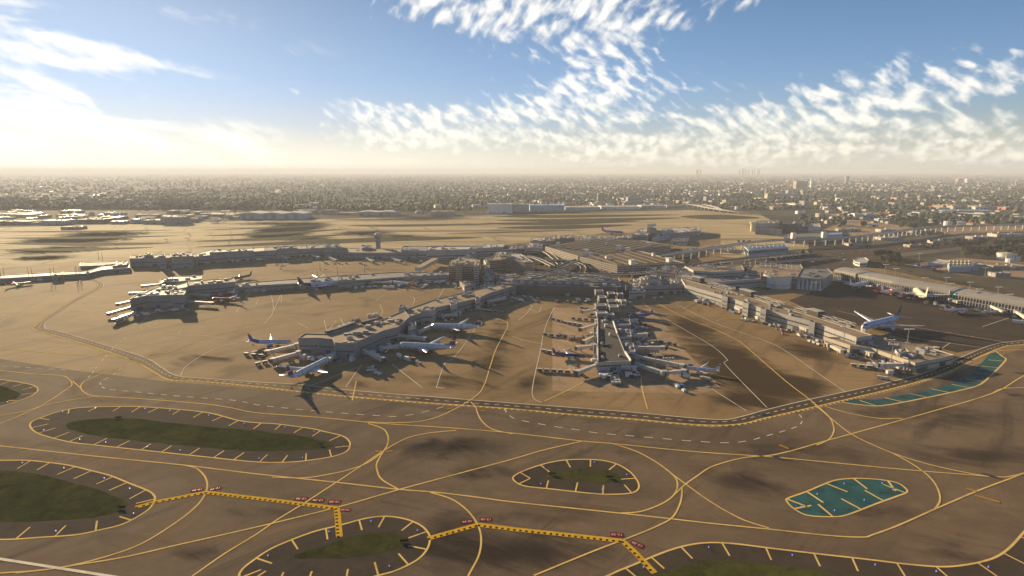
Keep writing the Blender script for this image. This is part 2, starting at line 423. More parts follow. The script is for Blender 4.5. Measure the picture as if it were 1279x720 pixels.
wall_grey = mat('wall_grey', (.30, .295, .305), .7, scale=.12, dirt=(.25, .23, .21), streak=True)
wall_light = mat('wall_light', (.46, .44, .425), .65, scale=.12, dirt=(.38, .34, .30), streak=True)
wall_cream = mat('wall_cream', (.60, .52, .40), .7, scale=.12, dirt=(.42, .36, .27), streak=True)
wall_tan = mat('wall_tan', (.40, .325, .25), .75, scale=.15, dirt=(.33, .25, .18), streak=True)
wall_dark = mat('wall_dark', (.12, .112, .108), .6, scale=.15)
wall_white = mat('wall_white', (.78, .76, .72), .55, var=.08, scale=.15, dirt=(.55, .52, .47), streak=True)
wall_blue = mat('wall_blue', (.34, .42, .50), .5, var=.1, scale=.15)
roof_tan = mat('roof_tan', (.34, .255, .17), .85, spec=.12, var=.22, scale=.09, dirt=(.20, .155, .11))
roof_grey = mat('roof_grey', (.215, .21, .205), .85, spec=.12, var=.22, scale=.09, dirt=(.14, .125, .11))
roof_dark = mat('roof_dark', (.105, .09, .078), .85, spec=.12, var=.25, scale=.1, dirt=(.065, .058, .05))
roof_white = mat('roof_white', (.52, .47, .39), .75, spec=.15, var=.12, scale=.07, dirt=(.48, .42, .34))
roof_blue = mat('roof_blue', (.25, .36, .52), .4, var=.1, scale=.1)
metal_lt = mat('light_metal', (.55, .54, .52), .4, .35, scale=.6)
metal_dk = mat('dark_metal', (.10, .10, .105), .5, .3, scale=.6)
steel = mat('galvanised_steel', (.40, .39, .37), .45, .5, scale=.8)
white_ac = mat('aircraft_white', (.80, .80, .79), .28, 0, var=.05, scale=.3, spec=.5)
silver_ac = mat('aircraft_silver', (.62, .64, .68), .3, .25, var=.05, scale=.3, spec=.5)
blue_ac = mat('aircraft_blue', (.03, .10, .38), .3, var=.08, spec=.5)
navy_ac = mat('aircraft_navy', (.022, .03, .14), .3, var=.08, spec=.5)
red_ac = mat('aircraft_red', (.34, .035, .03), .32, var=.08, spec=.5)
orange_ac = mat('aircraft_orange', (.75, .20, .04), .32, var=.08, spec=.5)
black_ac = mat('aircraft_black', (.03, .028, .03), .3, var=.1, spec=.5)
green_ac = mat('aircraft_green', (.012, .06, .055), .3, var=.1, spec=.5)
sky_ac = mat('aircraft_sky_blue', (.42, .50, .68), .3, var=.06, spec=.5)
purple_ac = mat('aircraft_purple', (.14, .05, .26), .3, var=.08, spec=.5)
cream_ac = mat('aircraft_cream', (.78, .70, .52), .3, var=.05, spec=.5)
tyre = mat('rubber', (.02, .02, .02), .8)
bridge_wh = mat('bridge_white', (.66, .61, .52), .5, var=.12, scale=.4, dirt=(.46, .42, .36))
veh_white = mat('vehicle_white', (.74, .72, .68), .4, var=.08, scale=.6)
veh_yellow = mat('vehicle_yellow', (.55, .36, .05), .45, var=.1, scale=.6)
veh_orange = mat('vehicle_orange', (.48, .16, .03), .5, var=.15, scale=.6)
veh_blue = mat('vehicle_blue', (.10, .30, .62), .4, var=.1, scale=.6)
veh_red = mat('vehicle_red', (.42, .05, .035), .45, var=.1, scale=.6)
veh_grey = mat('vehicle_grey', (.26, .26, .27), .45, var=.12, scale=.6)
veh_cream = mat('vehicle_cream', (.72, .64, .42), .45, var=.08, scale=.6)
veh_teal = mat('vehicle_teal', (.12, .42, .48), .4, var=.1, scale=.6)
veh_mauve = mat('vehicle_mauve', (.38, .27, .33), .5, var=.1, scale=.6)
bark = mat('bark', (.10, .075, .05), .9, scale=2)
leaf = mat('leaf_green', (.055, .075, .028), .8, var=.45, scale=.5)
leaf2 = mat('leaf_olive', (.085, .088, .035), .8, var=.45, scale=.5)
leaf3 = mat('leaf_dark', (.036, .052, .022), .8, var=.45, scale=.5)
def glass_mat(name, col=(.035, .045, .055), rough=.12):
    m = mat(name, col, rough, 0, .25, .9, .8); return m
glass = glass_mat('window_glass', (.075, .078, .085), .3); glass_b = glass_mat('blue_glass', (.06, .10, .16), .1)
# ---------------------------------------------------------------- ground sheets
def sheet(name, poly, z, m, world=False):
    pts = [Vector((p[0], p[1], z)) for p in (poly if world else GP(poly, z))]
    tri = tessellate_polygon([pts])
    mb = MB(); fs = []
    for t in tri:
        a, b, c = (pts[i] for i in t)
        up = (b - a).cross(c - a).z > 0
        fs.append(t if up else tuple(reversed(t)))
    mb.add(pts, fs)
    return structure(mb.build(name, MATS[m] if isinstance(m, str) else m))
FAR = 66000
sheet('ground', [(-FAR, -900), (FAR, -900), (FAR, FAR), (-FAR, FAR)], 0.0, 'city_ground', True)
# the airfield beyond the terminals: dry grass and sand in long bands
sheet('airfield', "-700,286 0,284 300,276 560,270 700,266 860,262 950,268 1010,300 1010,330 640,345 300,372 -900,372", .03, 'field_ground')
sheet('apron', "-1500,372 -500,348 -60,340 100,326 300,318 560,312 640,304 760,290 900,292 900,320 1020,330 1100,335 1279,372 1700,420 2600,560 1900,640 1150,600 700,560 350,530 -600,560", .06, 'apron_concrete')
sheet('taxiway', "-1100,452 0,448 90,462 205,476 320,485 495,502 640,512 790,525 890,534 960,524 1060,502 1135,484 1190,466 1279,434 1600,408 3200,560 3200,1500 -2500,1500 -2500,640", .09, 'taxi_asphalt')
sheet('east_apron', "985,375 1062,347 1175,374 1279,394 1500,428 1500,470 1279,428 1242,432 1195,440 1090,412 1040,400", .09, 'dark_asphalt')
sheet('perimeter_lawn', "1085,324 1130,322 1165,328 1140,333 1095,331", .10, 'dry_grass')
sheet('parkway_lawn', "1125,313 1160,312 1175,320 1135,322", .10, 'dry_grass')
sheet('stand_pad', "690,384 812,386 826,400 850,432 880,462 900,484 875,492 690,488", .10, 'light_concrete')
for i, s in enumerate(["615,270 700,268 850,268 700,272", "620,275 740,272.5 850,272 730,277", "600,279 700,276.5 800,276 690,281", "620,284.5 700,281 790,280.5 710,286", "850,270 900,268 950,272 890,274", "580,266.5 700,265.5 800,265 690,267"]):
    pp = smooth_px(PX(s), True, 10); sheet('grass_strip', [(v.x, v.y) for v in pp], .135 + .004 * i, 'dry_grass')
sheet('highway', "840,338 960,325 1060,312 1180,300 1300,292 1300,297 1180,307 1070,322 975,336 930,350", .13, 'road_asphalt')
for i, s in enumerate(["0,289 218,287 90,290", "0,297 224,294 110,298", "0,303.5 215,303 107,307", "0,311.5 190,308.5 100,313", "252,287 420,280 340,285", "258,294 430,286 340,293", "244,301 440,292 340,300", "245,308 460,297 600,297 350,306", "420,274 600,272 475,275", "440,281 640,279 500,283", "560,291 730,287 620,291"]):
    pp = smooth_px(PX(s), True, 10); sheet('grass_strip', [(x, y) for x, y in [(v.x, v.y) for v in pp]], .09 + .004 * i, 'dry_grass')
sheet('terminal_road', "600,349 600,322 640,306 690,300 860,312 880,330 850,345 780,347 700,344", .12, 'road_asphalt')
sheet('terminal_road', "846,345 880,330 1000,318 1060,318 1066,336 1040,338 1000,350 960,362 900,352", .12, 'road_asphalt')
sheet('terminal_road', "560,345 600,350 600,322 560,318", .12, 'road_asphalt')
ground_mat('pale_road', (.23, .185, .145), (.19, .155, .12), (.11, .09, .07), None, .85, -.4, .02, (.05, .01, 1.4), .5, .4)
sheet('parkway_road', "1090,300 1180,293 1300,288 1300,292 1180,298 1090,305", .12, 'pale_road')
sheet('parkway_road', "1100,318 1200,308 1300,302 1300,304 1200,312 1110,322", .12, 'pale_road')
sheet('cargo_apron', "1130,330 1200,322 1320,330 1320,352 1200,343", .12, 'light_concrete')
# islands between the taxiways
ISL = {
 'long': ("37.5,532 41,526 56,520 72,514.5 92.5,510 125,508 175,508 230,512 265,516.5 297,525 320,528 345,529.5 387,535 405,539 427.5,544.5 436,551 437,557.5 432.5,564 420,569 400,573 365,577 320,577 250,570 175,562 115,555.5 92.5,553 65,547 45,540",
          "83,530 100,525 145,522.5 180,524 250,532 330,539 380,545 403,551 415,556 402,561 360,563 320,563.5 250,558 175,551 120,544 90,537", 15),
 'west': ("-60,472 -30,472 0,474 25,477.5 41,481 47.5,486 42.5,492.5 25,500 0,507.5 -40,516 -90,516 -110,490", "-50,482 0,482 15,487 24,491 20,497.5 0,502 -60,504 -80,492", 13),
 'south west': ("-130,580 -60,575 0,575 32.5,575 55,577 85,581 112.5,587.5 137.5,594 162.5,604 185,613 192.5,619 193,625 184,637.5 155,654 125,662 95,668 55,671 0,674 -90,672 -150,640",
          "-100,590 0,587.5 40,591 75,599 112.5,609 140,619 159,627.5 150,637.5 125,645 75,650 0,652 -90,650", 15),
 'south': ("300,722 302,712 315,701 335,687.5 357.5,677 392.5,664 425,656 455,648 480,645 505,648 525,656 535,666 537,675 532.5,687.5 520,700 495,712.5 472,719 440,727 380,733 320,733",
          "362,696 395,685 440,670 480,665 495,667.5 505,675 502,682.5 480,690 440,696 395,697.5", 13),
 'middle': ("641,599 645,592.5 665,584 690,577 715,574 747,574.5 770,579.5 787.5,590 797,602.5 797,611 787.5,616 765,617.5 740,616.5 690,611 655,607",
          "680,595 700,589 725,586 757,587.5 770,592.5 776,600 767,603 740,602 710,598.5 690,597", 14),
 'south east': ("700,752 760,719 790,706 827.5,690.5 855,682 882.5,678 915,679 960,684.5 1022.5,692 1085,699 1135,705 1177.5,708 1210,705 1240,697.5 1260,685 1279,664.5 1300,640 1330,615 1480,640 1480,900 700,900",
          "760,755 805,728 830,716 852,707.5 877,701 915,700.5 960,705.5 1010,712 1050,720 1120,742 1120,850 760,850", 16),
}
emk = MB()
for k, (e, g, S) in ISL.items():
    ed = smooth_px(PX(e), True); gr = smooth_px(PX(g), True)
    sheet('taxiway_island', ed, .12, 'shoulder_asphalt')
    # a ragged edge to the grass
    W = [G(x, y) for x, y in gr]; W = resample(W, 1.6, True); W = ccw(W)
    cx = sum(p[0] for p in W) / len(W); cyy = sum(p[1] for p in W) / len(W)
    W = [Vector((p[0] + rnd.uniform(-.55, .55), p[1] + rnd.uniform(-.55, .55))) for p in W]
    go_ = sheet('grass_island', W, .15, 'grass_ground', True); stuff(go_, 'mown olive grass inside the %s paved island' % k)
    we = [G(x, y) for x, y in ed]
    ribbon(emk, we, .88, .17, closed=True)
    wl = ccw(resample(we, 1.0, True)); n = len(wl); i = 4
    while i < n:
        p = wl[i]; d = (wl[(i + 2) % n] - wl[i - 2]).normalized(); nn = Vector((-d.y, d.x))
        if p.length < 900:
            lean = rnd.uniform(-.12, .12)
            q = p + nn * rnd.uniform(7.2, 8.4) + d * lean * 8
            ribbon(emk, [p + nn * .3, q], .72, .18)
        i += int(S * rnd.uniform(.82, 1.2))
TEAL = "982.5,626 985,622 1007.5,614 1027.5,605.5 1045,599.5 1070,597.5 1097.5,599 1120,603 1131,610 1132.5,615 1120,620 1092.5,630 1060,642.5 1042.5,645.5 1010,644 992.5,636"
te = smooth_px(PX(TEAL), True)
sheet('teal_paint_pad', te, .12, 'teal_paint')
we = [G(x, y) for x, y in te]; ribbon(emk, we, .88, .17, closed=True)
wl = ccw(resample(we, 1.0, True)); n = len(wl); i = 6
while i < n:
    p = wl[i]; d = (wl[(i + 2) % n] - wl[i - 2]).normalized(); nn = Vector((-d.y, d.x))
    ribbon(emk, [p + nn * .3, p + nn * 9.5 + d * rnd.uniform(-2, 2)], 1.0, .18); i += int(rnd.uniform(13, 20))
TS = "1052,502.5 1070,505 1097.5,507 1130,502 1167.5,494.5 1197.5,488 1222.5,481 1237.5,469 1256,450 1253,446 1244,439"
TI = "1238,440 1226,453 1210,470 1172,484 1135,492 1092,499 1065,498"
sheet('teal_paint_strip', PX(TS + ' ' + TI), .12, 'teal_paint')
ts = [G(x, y) for x, y in smooth_px(PX(TS))]
ribbon(emk, ts, 1.2, .17); L = length(ts); s = 20
while s < L - 14:
    c = cut(ts, s, s + 1.0)
    if len(c) > 1:
        d = (c[-1] - c[0]).normalized(); nn = Vector((-d.y, d.x))
        ribbon(emk, [c[0], c[0] + nn * 9.5 - d * 5], .9, .18)
    s += 23
structure(emk.build('taxiway_edge_markings', edge_yel))
# service road round the aprons
RU = "119,349 129,357.5 95,377 62,399 56,405 57,410 75,414 125,429 180,446 202,459 220,469 250,472 320,477 370,480 445,488 545,496 640,503.5 715,509 790,515 865,522 905,524 927,520 960,511 1015,498 1110,477.5 1160,464 1205,444 1242,430 1279,425 1400,412"
RL = "110,349 122,357.5 88,377 45,406 45,412 70,419 100,427.5 145,442.5 172,452.5 192,464 212,474 250,476 320,482.5 395,491 495,500 640,510.5 715,517.5 790,523 840,528 890,531 927,529 960,521 1035,504 1135,480 1185,464 1222,446 1255,432.5 1279,430 1400,418"
ru = [G(x, y) for x, y in smooth_px(PX(RU))]; rl = [G(x, y) for x, y in smooth_px(PX(RL))]
NR = 260
def even(pts, n):
    T = length(pts); out = []; acc = 0; k = 0; P = [Vector(p[:2]) for p in pts]
    segs = [(a, b, (b - a).length) for a, b in zip(P, P[1:])]
    for i in range(n + 1):
        s = T * i / n
        while k < len(segs) - 1 and acc + segs[k][2] < s: acc += segs[k][2]; k += 1
        a, b, L = segs[k]; out.append(a + (b - a) * min(1, max(0, (s - acc) / max(L, 1e-9))))
    return out
a, b = even(ru, NR), even(rl, NR)
mb = MB()
ground_mat('worn_road', (.25, .17, .095), (.20, .136, .075), (.10, .07, .043), None, .85, -.5, .02, (.05, .01, 1.4), .5, .4)
K0 = next(i for i in range(NR) if a[i].x > -60 and a[i].y < 420)
for i0, i1, m_ in ((0, K0, 'worn_road'), (K0, NR, 'road_asphalt')):
    mb = MB(); mb.add([(p.x, p.y, .13) for p in a] + [(p.x, p.y, .13) for p in b], [(NR + 1 + i, NR + 2 + i, i + 1, i) for i in range(i0, i1)])
    structure(mb.build('service_road', MATS[m_]))
wm, ym = MB(), MB()
ribbon(wm, ru, .6, .17)
mid = [(p + q) / 2 for p, q in zip(a, b)]
dashes(wm, mid, .5, .17, 3.2, 3.6)
ribbon(ym, rl, .8, .17)
dashes(ym, cut(rl, 120, 5000), 1.3, .18, 1.8, 2.3, off=-1.05)
# centre lines of the taxiways
YL = """-200,433 0,436 60,440.5 135,446 160,448 176,454
-40,529 0,519 45,509.5 82,487 90,480 85,472.5 75,469 42,467 0,463 -60,460
-60,545 0,529 48,509 75,502 107,496.5 125,495
91,476 101,485
172,453 165,454 135,464 110,474 102.5,479 101,485 107,491 120,494.5 175,498 250,504 287,509 320,515.5 395,521 455,527 477,529 570,535 640,541 727.5,551 765,554 865,564 960,570.5 1035,577.5 1135,587 1210,593 1242,595.5 1262,595 1300,585
455,527 495,528 532,525 565,512.5 595,494 605,480 613,455 620,435 634,407.5 630,401 617,397.5
588,502 594,508 596,515 602,526 615,536 640,542
460,529 475,534 482,539 485,549 480,562 460,577.5 435,587 402,594 377,597 340,596
-60,551 0,557 125,570.5 230,581 320,592 420,602.5 495,611 545,615 595,621 640,627 740,637.5 815,645.5 890,654 960,661 1035,669 1077.5,671 1090,668 1122.5,656 1167.5,636 1222.5,612.5 1279,591 1340,565
240,720 280,692 320,667.5 345,650 377.5,630 420,602.5 452.5,581 480,562.5 507.5,547.5 535,541 570,537.5
-60,721 0,716 50,712.5 100,705 155,696 225,680 320,658.5 420,634 495,612.5 545,599 640,573.5 677.5,562.5 727.5,551
230,581 245,585 255,594 259,605 256,617.5 245,632.5 220,652.5 175,680 125,697.5 75,709 20,716
537.5,615 565,624 585,639 597.5,657.5 601,675 597.5,695 585,719 578,735
480,562 471,577.5 471,587.5 477,599 497.5,611
765,554 795,564 820,577.5 840,592.5 857.5,605.5 877.5,620 902.5,636 930,650 960,659.5
832,586 844,597.5 846,609 840,620 825,630 800,639 775,641
985,564 960,569 927.5,572 890,582.5 870,595 855,606 840,620
852,610 850,627 840,646 820,657.5 790,670 740,689 667,719
960,569.5 985,564 1030,551 1070,540 1160,515 1240,491 1279,469 1400,400
1240,491 1255,485 1300,484
821,379 857.5,397.5 892.5,411 922.5,426 940,440 960,457.5 985,479 1012.5,500 1035,520 1041,532.5 1041,540 1035,549 1020,556
1017,505 1042,526 1060,540 1080,551 1115,566 1160,580 1210,591 1235,595
1115,566 1140,580 1160,595 1171,610 1174,625 1167.5,636
1030,507.5 1060,516 1097.5,522.5 1127.5,522.5
800,470 803,490 809,511
680,501 710,487 737.5,472.5
1279,437 1250,438 1225,444
184,447 207,441 265,420 320,407
440,500 445,476
895,401 903,398 922,397"""
# lanes worn pale by the traffic along the main taxi lines
def lane_mat():
    m = bpy.data.materials.new('worn_lane'); m.use_nodes = True; t = m.node_tree; t.nodes.clear(); N = NT(t)
    at = N.n('ShaderNodeAttribute', attribute_name='wear').outputs['Fac']; pos = N.n('ShaderNodeNewGeometry').outputs['Position']
    n1 = N.noise(pos, .03, 6, .62, .8); n2 = N.noise(pos, .3, 5, .7)
    f = N.m('MULTIPLY', N.rng(at, 0, 1), N.m('ADD', N.m('MULTIPLY', N.rng(n1, .35, .68), .62), N.m('MULTIPLY', N.m('SUBTRACT', n2, .5), .25)), clamp=True)
    d = N.n('ShaderNodeBsdfDiffuse', {'Color': (.262, .186, .116, 1)}); tr = N.n('ShaderNodeBsdfTransparent')
    mx = N.n('ShaderNodeMixShader', {0: f, 1: tr.outputs[0], 2: d.outputs[0]}); N.n('ShaderNodeOutputMaterial', {'Surface': mx.outputs[0]}); return m
lane_m = lane_mat()
def lane(pts, w, z):
    P = resample([(p[0], p[1]) for p in pts], 5.0); n = len(P)
    if n < 3: return
    vs = []; at = []
    for i in range(n):
        d = (P[min(i + 1, n - 1)] - P[max(i - 1, 0)]).normalized(); nn = Vector((-d.y, d.x)); e = min(1, i / 8, (n - 1 - i) / 8)
        for o, a_ in ((.5, 0), (.22, .8), (.04, .55), (-.04, .55), (-.22, .8), (-.5, 0)): q = P[i] + nn * o * w; vs.append((q.x, q.y, z)); at.append(a_ * e)
    mb = MB(); mb.add(vs, [(6 * i + k + 1, 6 * i + 7 + k, 6 * i + 6 + k, 6 * i + k) for i in range(n - 1) for k in range(5)])
    o = mb.build('worn_taxi_lane_surface', lane_m); structure(o)
    o.data.attributes.new('wear', 'FLOAT', 'POINT').data.foreach_set('value', at)
YLL = YL.split('\n')
for j, k in enumerate((4, 7, 8, 9, 10, 11, 13, 14, 15, 17, 18, 16)): lane([G(x, y) for x, y in smooth_px(PX(YLL[k]))], 26, .093 + .0022 * j)
for k, ln in enumerate(YL.split('\n')):
    w = [G(x, y) for x, y in smooth_px(PX(ln))]
    ribbon(ym, w, .78, .17 + .004 * (k % 6))
WL = """-20,407 0,401 41,380 65,367.5 82,359.5
82,359.5 80,357 84,356
62,369 65,371 60,373
226,469 234,456 270,435 320,422
170,407 186,395
222,417 229,408
245,418 280,422
405,420 420,400
330,404 340,392 341,378 338,368
351,378 351,368 342,388
372,403 385,410
408,413 405,400
430,407 425,397
470,399 478,390 474,380
515,381 518,373 510,369
696,384 690,388 680,412.5 675,437.5 664.5,491 676,502.5
545,484 555,455 565,448 580,430 600,400
556,485 545,484
802,377.5 815,387.5 852,410 890,432.5 909,450 904,452.5 922,472.5 958,509
845,380 890,402 960,427.5 987,442 1020,465 1055,489
880,480 932,513
432,483 444,466 452,455
490,455 527,484
660,385 672,390 676,383
650,376 664,383 648,400
380,485 445,459
1035,398 1130,420 1250,437
1045,388 1140,408 1260,428
1227,408 1260,397
1175,436 1187,428
265,385 287,388
295,390 300,382 316,360
320,380 323,373
470,375 480,368 
545,376 555,360
640,420 655,425 680,430"""
for k, ln in enumerate(WL.split('\n')):
    w = [G(x, y) for x, y in smooth_px(PX(ln))]
    ribbon(wm, w, .48, .17 + .004 * (k % 6))
DW = """165,454 150,461 140,469 127,476 126,481 135,486 175,490 225,495 292,500 320,505.5 370,511 420,515.5 470,519 500,520 532,514 555,507.5
-40,455 0,457 32,459 65,461 95,462 135,456
630,511 642,522.5 682,531 722,537 747,541 795,545 840,549 880,552 910,553 935,550.5 957,544.5 977,539 997,532 1002,524 997,516
110,472 130,448 150,427 175,412 200,402
113,425 130,424
202,424 216,420"""
for ln in DW.split('\n'):
    w = [G(x, y) for x, y in smooth_px(PX(ln))]
    dashes(wm, w, .6, .18, 5.0, 5.5)
ribbon(wm, [G(-40, 692), G(170, 725)], 1.3, .2)
structure(wm.build('white_road_markings', wht)); structure(ym.build('yellow_taxiway_markings', yel))
# runway holding position lines
hb, hy = MB(), MB()
for ln in ["169,634 192,627.5 257,615", "257,615 320,622.5 377,629.5 421,635", "421,635 424,671", "534,673 597,655.5", "597,655.5 640,661 715,669 777.5,676", "777.5,676 795,692 817.5,716"]:
    w = [G(x, y) for x, y in PX(ln)]
    ribbon(hy, w, 2.7, .20)
    dashes(hb, w, 1.15, .215, 1.1, 1.5, off=-.5)
structure(hb.build('holding_line_markings', blk)); structure(hy.build('holding_line_yellow_markings', hold_yel))
# tar patches on the centre line
tb = MB()
for x, y in ((971, 572), (1237, 594.5)):
    p = G(x, y); 
    tb.add([(p.x + u * .45, p.y + v * .45, .215) for u, v in ((-7, 5), (-2, -1.5), (6, -7), (7.5, -5), (2, 3), (-3, 5.5))], [(0, 1, 2, 3, 4, 5)])
structure(tb.build('tar_patch_markings', stain))
# painted signs: red boards with the runway numbers, yellow location boards
def painted(px, py, text, w, rot, board, ink, z=.22):
    p = G(px, py)
    w *= .85; mb = MB(); h = w * .50
    mb.add([(-w / 2, -h / 2, 0), (w / 2, -h / 2, 0), (w / 2, h / 2, 0), (-w / 2, h / 2, 0)], [(0, 1, 2, 3)])
    o = mb.build('painted_sign_markings', board); o.location = (p.x, p.y, z); o.rotation_euler = (0, 0, rot); structure(o)
    cu = bpy.data.curves.new('painted_lettering', 'FONT'); cu.body = text; cu.size = h * .66; cu.align_x = 'CENTER'; cu.align_y = 'CENTER'
    cu.space_character = 1.1; cu.offset = .0
    t = bpy.data.objects.new('painted_lettering_markings', cu); link(t); t.data.materials.append(ink)
    t.parent = o; t.location = (0, 0, .02)
    xs = t
    return o
wpaint = mat('sign_white_paint', (.72, .66, .60), .6, var=.1)
for x, y, w, r in ((246.5, 612, 6.2, 196), (269, 610.5, 6.2, 205), (376.5, 623, 7, 176), (397.5, 625, 7, 176), (418, 627, 7, 176), (583.5, 651.5, 6, 192), (607, 649, 6.4, 178), (770.5, 668, 6.6, 174), (796, 680, 6.6, 142)):
    painted(x, y, '12-30', w, R(r), redp, wpaint)
painted(431.5, 637, '12-30', 5.6, R(178), redp, wpaint)
om = MB()
for x, y, w, l, r in ((473, 563.5, 2.5, 6, 5), (486, 563.5, 2.5, 6, 20), (609, 487, 2, 6, 0), (562, 510, 2, 6, 12), (603, 513, 2, 5, 0), (979, 558, 3, 9, -55), (1213, 612, 3, 7, -42), (1233, 623, 3.2, 15, -42), (192, 443, 3.4, 11, 15), (184, 446.5, 2.5, 6, 20), (605, 479, 2, 4, 0), (1212, 420, 3, 12, -10), (1185, 415, 2.5, 9, -8)):
    p = G(x, y); om.box((p.x, p.y, .2), (l * .6, w * .5, .03), R(r))
structure(om.build('location_board_markings', orap))
# ---------------------------------------------------------------- buildings
WW = {}
def win_band(parent, p, q, z, h, gl, pane=2.6, gap=.35, out=.06, name='window_band', frame=None):
    """a run of panes along the wall from p to q, standing a little proud of it"""
    p, q = Vector(p[:2]), Vector(q[:2]); L = (q - p).length
    if L < 4: return None
    d = (q - p) / L; nn = Vector((d.y, -d.x)); rz = math.atan2(d.y, d.x)
    mb = MB(); n = max(1, int((L - 1.6) / (pane + gap))); w = (L - 1.6) / n
    for i in range(n):
        c = p + d * (.8 + w * (i + .5)) + nn * out * .5
        mb.box((c.x, c.y, z + h / 2), (w - gap, out, h), rz)
    return mb.build(name, gl, parent)
def building(name, label, cat, vols, wall, roof, z0=0.0, win=None, units=0, doors=0, parapet=.7, group=None, unit_mats=None, pil=False, gl=None, seed=None):
    """vols: (roof outline in photograph points, height [, roof material [, wall material]]); each volume gets its own walls and roof"""
    rg = random.Random(seed if seed is not None else len(REG) * 13 + 5)
    first = GP(vols[0][0], vols[0][1]); cx = sum(p.x for p in first) / len(first); cy_ = sum(p.y for p in first) / len(first)
    t = thing(name, label, cat, (cx, cy_, z0), group=group, world=True)
    gl = gl or glass
    for vi, v in enumerate(vols):
        o, h = v[0], v[1]; rm = v[2] if len(v) > 2 and v[2] else roof; wm_ = v[3] if len(v) > 3 and v[3] else wall
        zt = h
        poly = ccw([Vector((p.x, p.y)) for p in (GP(o, h) if isinstance(o, str) or not isinstance(o[0], Vector) else o)])
        pi_ = inset(poly, .45); n = len(poly)
        mb = MB(); zr = zt - parapet
        mb.add([(p.x, p.y, z0 - .3) for p in poly] + [(p.x, p.y, zt) for p in poly], [(i, (i + 1) % n, n + (i + 1) % n, n + i) for i in range(n)])
        mb.add([(p.x, p.y, zt) for p in poly] + [(p.x, p.y, zt) for p in pi_], [(i, (i + 1) % n, n + (i + 1) % n, n + i) for i in range(n)])
        mb.add([(p.x, p.y, zt) for p in pi_] + [(p.x, p.y, zr) for p in pi_], [(i, (i + 1) % n, n + (i + 1) % n, n + i) for i in range(n)])
        mb.build('wall', wm_, t)
        pts = [Vector((p.x, p.y, zr)) for p in pi_]
        tri = tessellate_polygon([pts]); fs = []
        for a in tri:
            A, B, C_ = (pts[i] for i in a); fs.append(a if (B - A).cross(C_ - A).z > 0 else tuple(reversed(a)))
        MB().add(pts, fs).build('roof', rm, t)
        for i in range(n):
            p, q = poly[i], poly[(i + 1) % n]; d = q - p; L = d.length
            if L < 7: continue
            nn = Vector((d.y, -d.x)) / L; mid_ = (p + q) / 2
            if nn.dot(mid_.normalized()) > .35: continue          # faces away, nothing of it shows
            d = d / L; rz = math.atan2(d.y, d.x)
            if win:
                for (zf, hf) in win:
                    if zf + hf < h - .8: win_band(t, p, q, z0 + zf, hf, gl)
            if pil and L > 14:
                mb = MB(); k = max(2, int(L / pil)); 
                for j in range(k + 1):
                    c = p + d * (.4 + (L - .8) * j / k) + nn * .2
                    mb.box((c.x, c.y, z0 + (zt - .1) / 2), (.55, .4, zt - .1), rz)
                mb.build('pilaster', wm_, t)
            if doors and L > 12:
                for j in range(min(5, max(1, int(L / 22 * doors)))):
                    s = rg.uniform(4, L - 4); c = p + d * s + nn * .05; w_ = rg.choice((3.4, 4.5, 7)); hh = rg.choice((3.2, 3.8))
                    MB().box((c.x, c.y, z0 + hh / 2), (w_, .1, hh), rz).build('bay_door', rg.choice((metal_dk, metal_dk, wall_dark, steel)), t)
        # plant on the roof
        xs = [p.x for p in poly]; ys = [p.y for p in poly]
        area = (max(xs) - min(xs)) * (max(ys) - min(ys)); k = int(units * min(1.0, area / 2500) + .5); tries = 0
        while k > 0 and tries < 300:
            tries += 1
            x, y = rg.uniform(min(xs), max(xs)), rg.uniform(min(ys), max(ys))
            sz = (rg.choice((2.2, 3, 4.5, 6)), rg.choice((2.2, 3, 4)), rg.choice((1.2, 1.6, 2.2, 2.8)))
            if not inside((x, y), pi_) or not all(inside((x + a * sz[0], y + b * sz[0]), pi_) for a in (-.8, .8) for b in (-.8, .8)): continue
            e = poly[1] - poly[0]; rz = math.atan2(e.y, e.x)
            mb = MB(); mb.box((x, y, zr + sz[2] / 2), sz, rz)
            if rg.random() < .4: mb.tube((x, y, zr + sz[2]), (x, y, zr + sz[2] + .5), .6, n=8)
            if rg.random() < .25:
                ca, sa = math.cos(rz), math.sin(rz)
                if inside((x + ca * 9, y + sa * 9), pi_): mb.box((x + ca * (sz[0] / 2 + 3), y + sa * (sz[0] / 2 + 3), zr + .5), (6, .9, .8), rz)
            mb.build('roof_unit', rg.choice(unit_mats or (metal_lt, steel, wall_light, roof_white, wall_grey)), t); k -= 1
    return t
def inside(p, poly):
    x, y = p[0], p[1]; c = False; n = len(poly); j = n - 1
    for i in range(n):
        xi, yi, xj, yj = poly[i][0], poly[i][1], poly[j][0], poly[j][1]
        if ((yi > y) != (yj > y)) and (x < (xj - xi) * (y - yi) / (yj - yi) + xi): c = not c
        j = i
    return c
def gbox(t, name, px, py, size, m, rz=0.0, z0=0.0):
    """a box part whose base stands on the point (px, py) of the plane z0"""
    p = G(px, py, z0); return MB().box((p.x, p.y, z0 + size[2] / 2), size, rz).build(name, m, t)

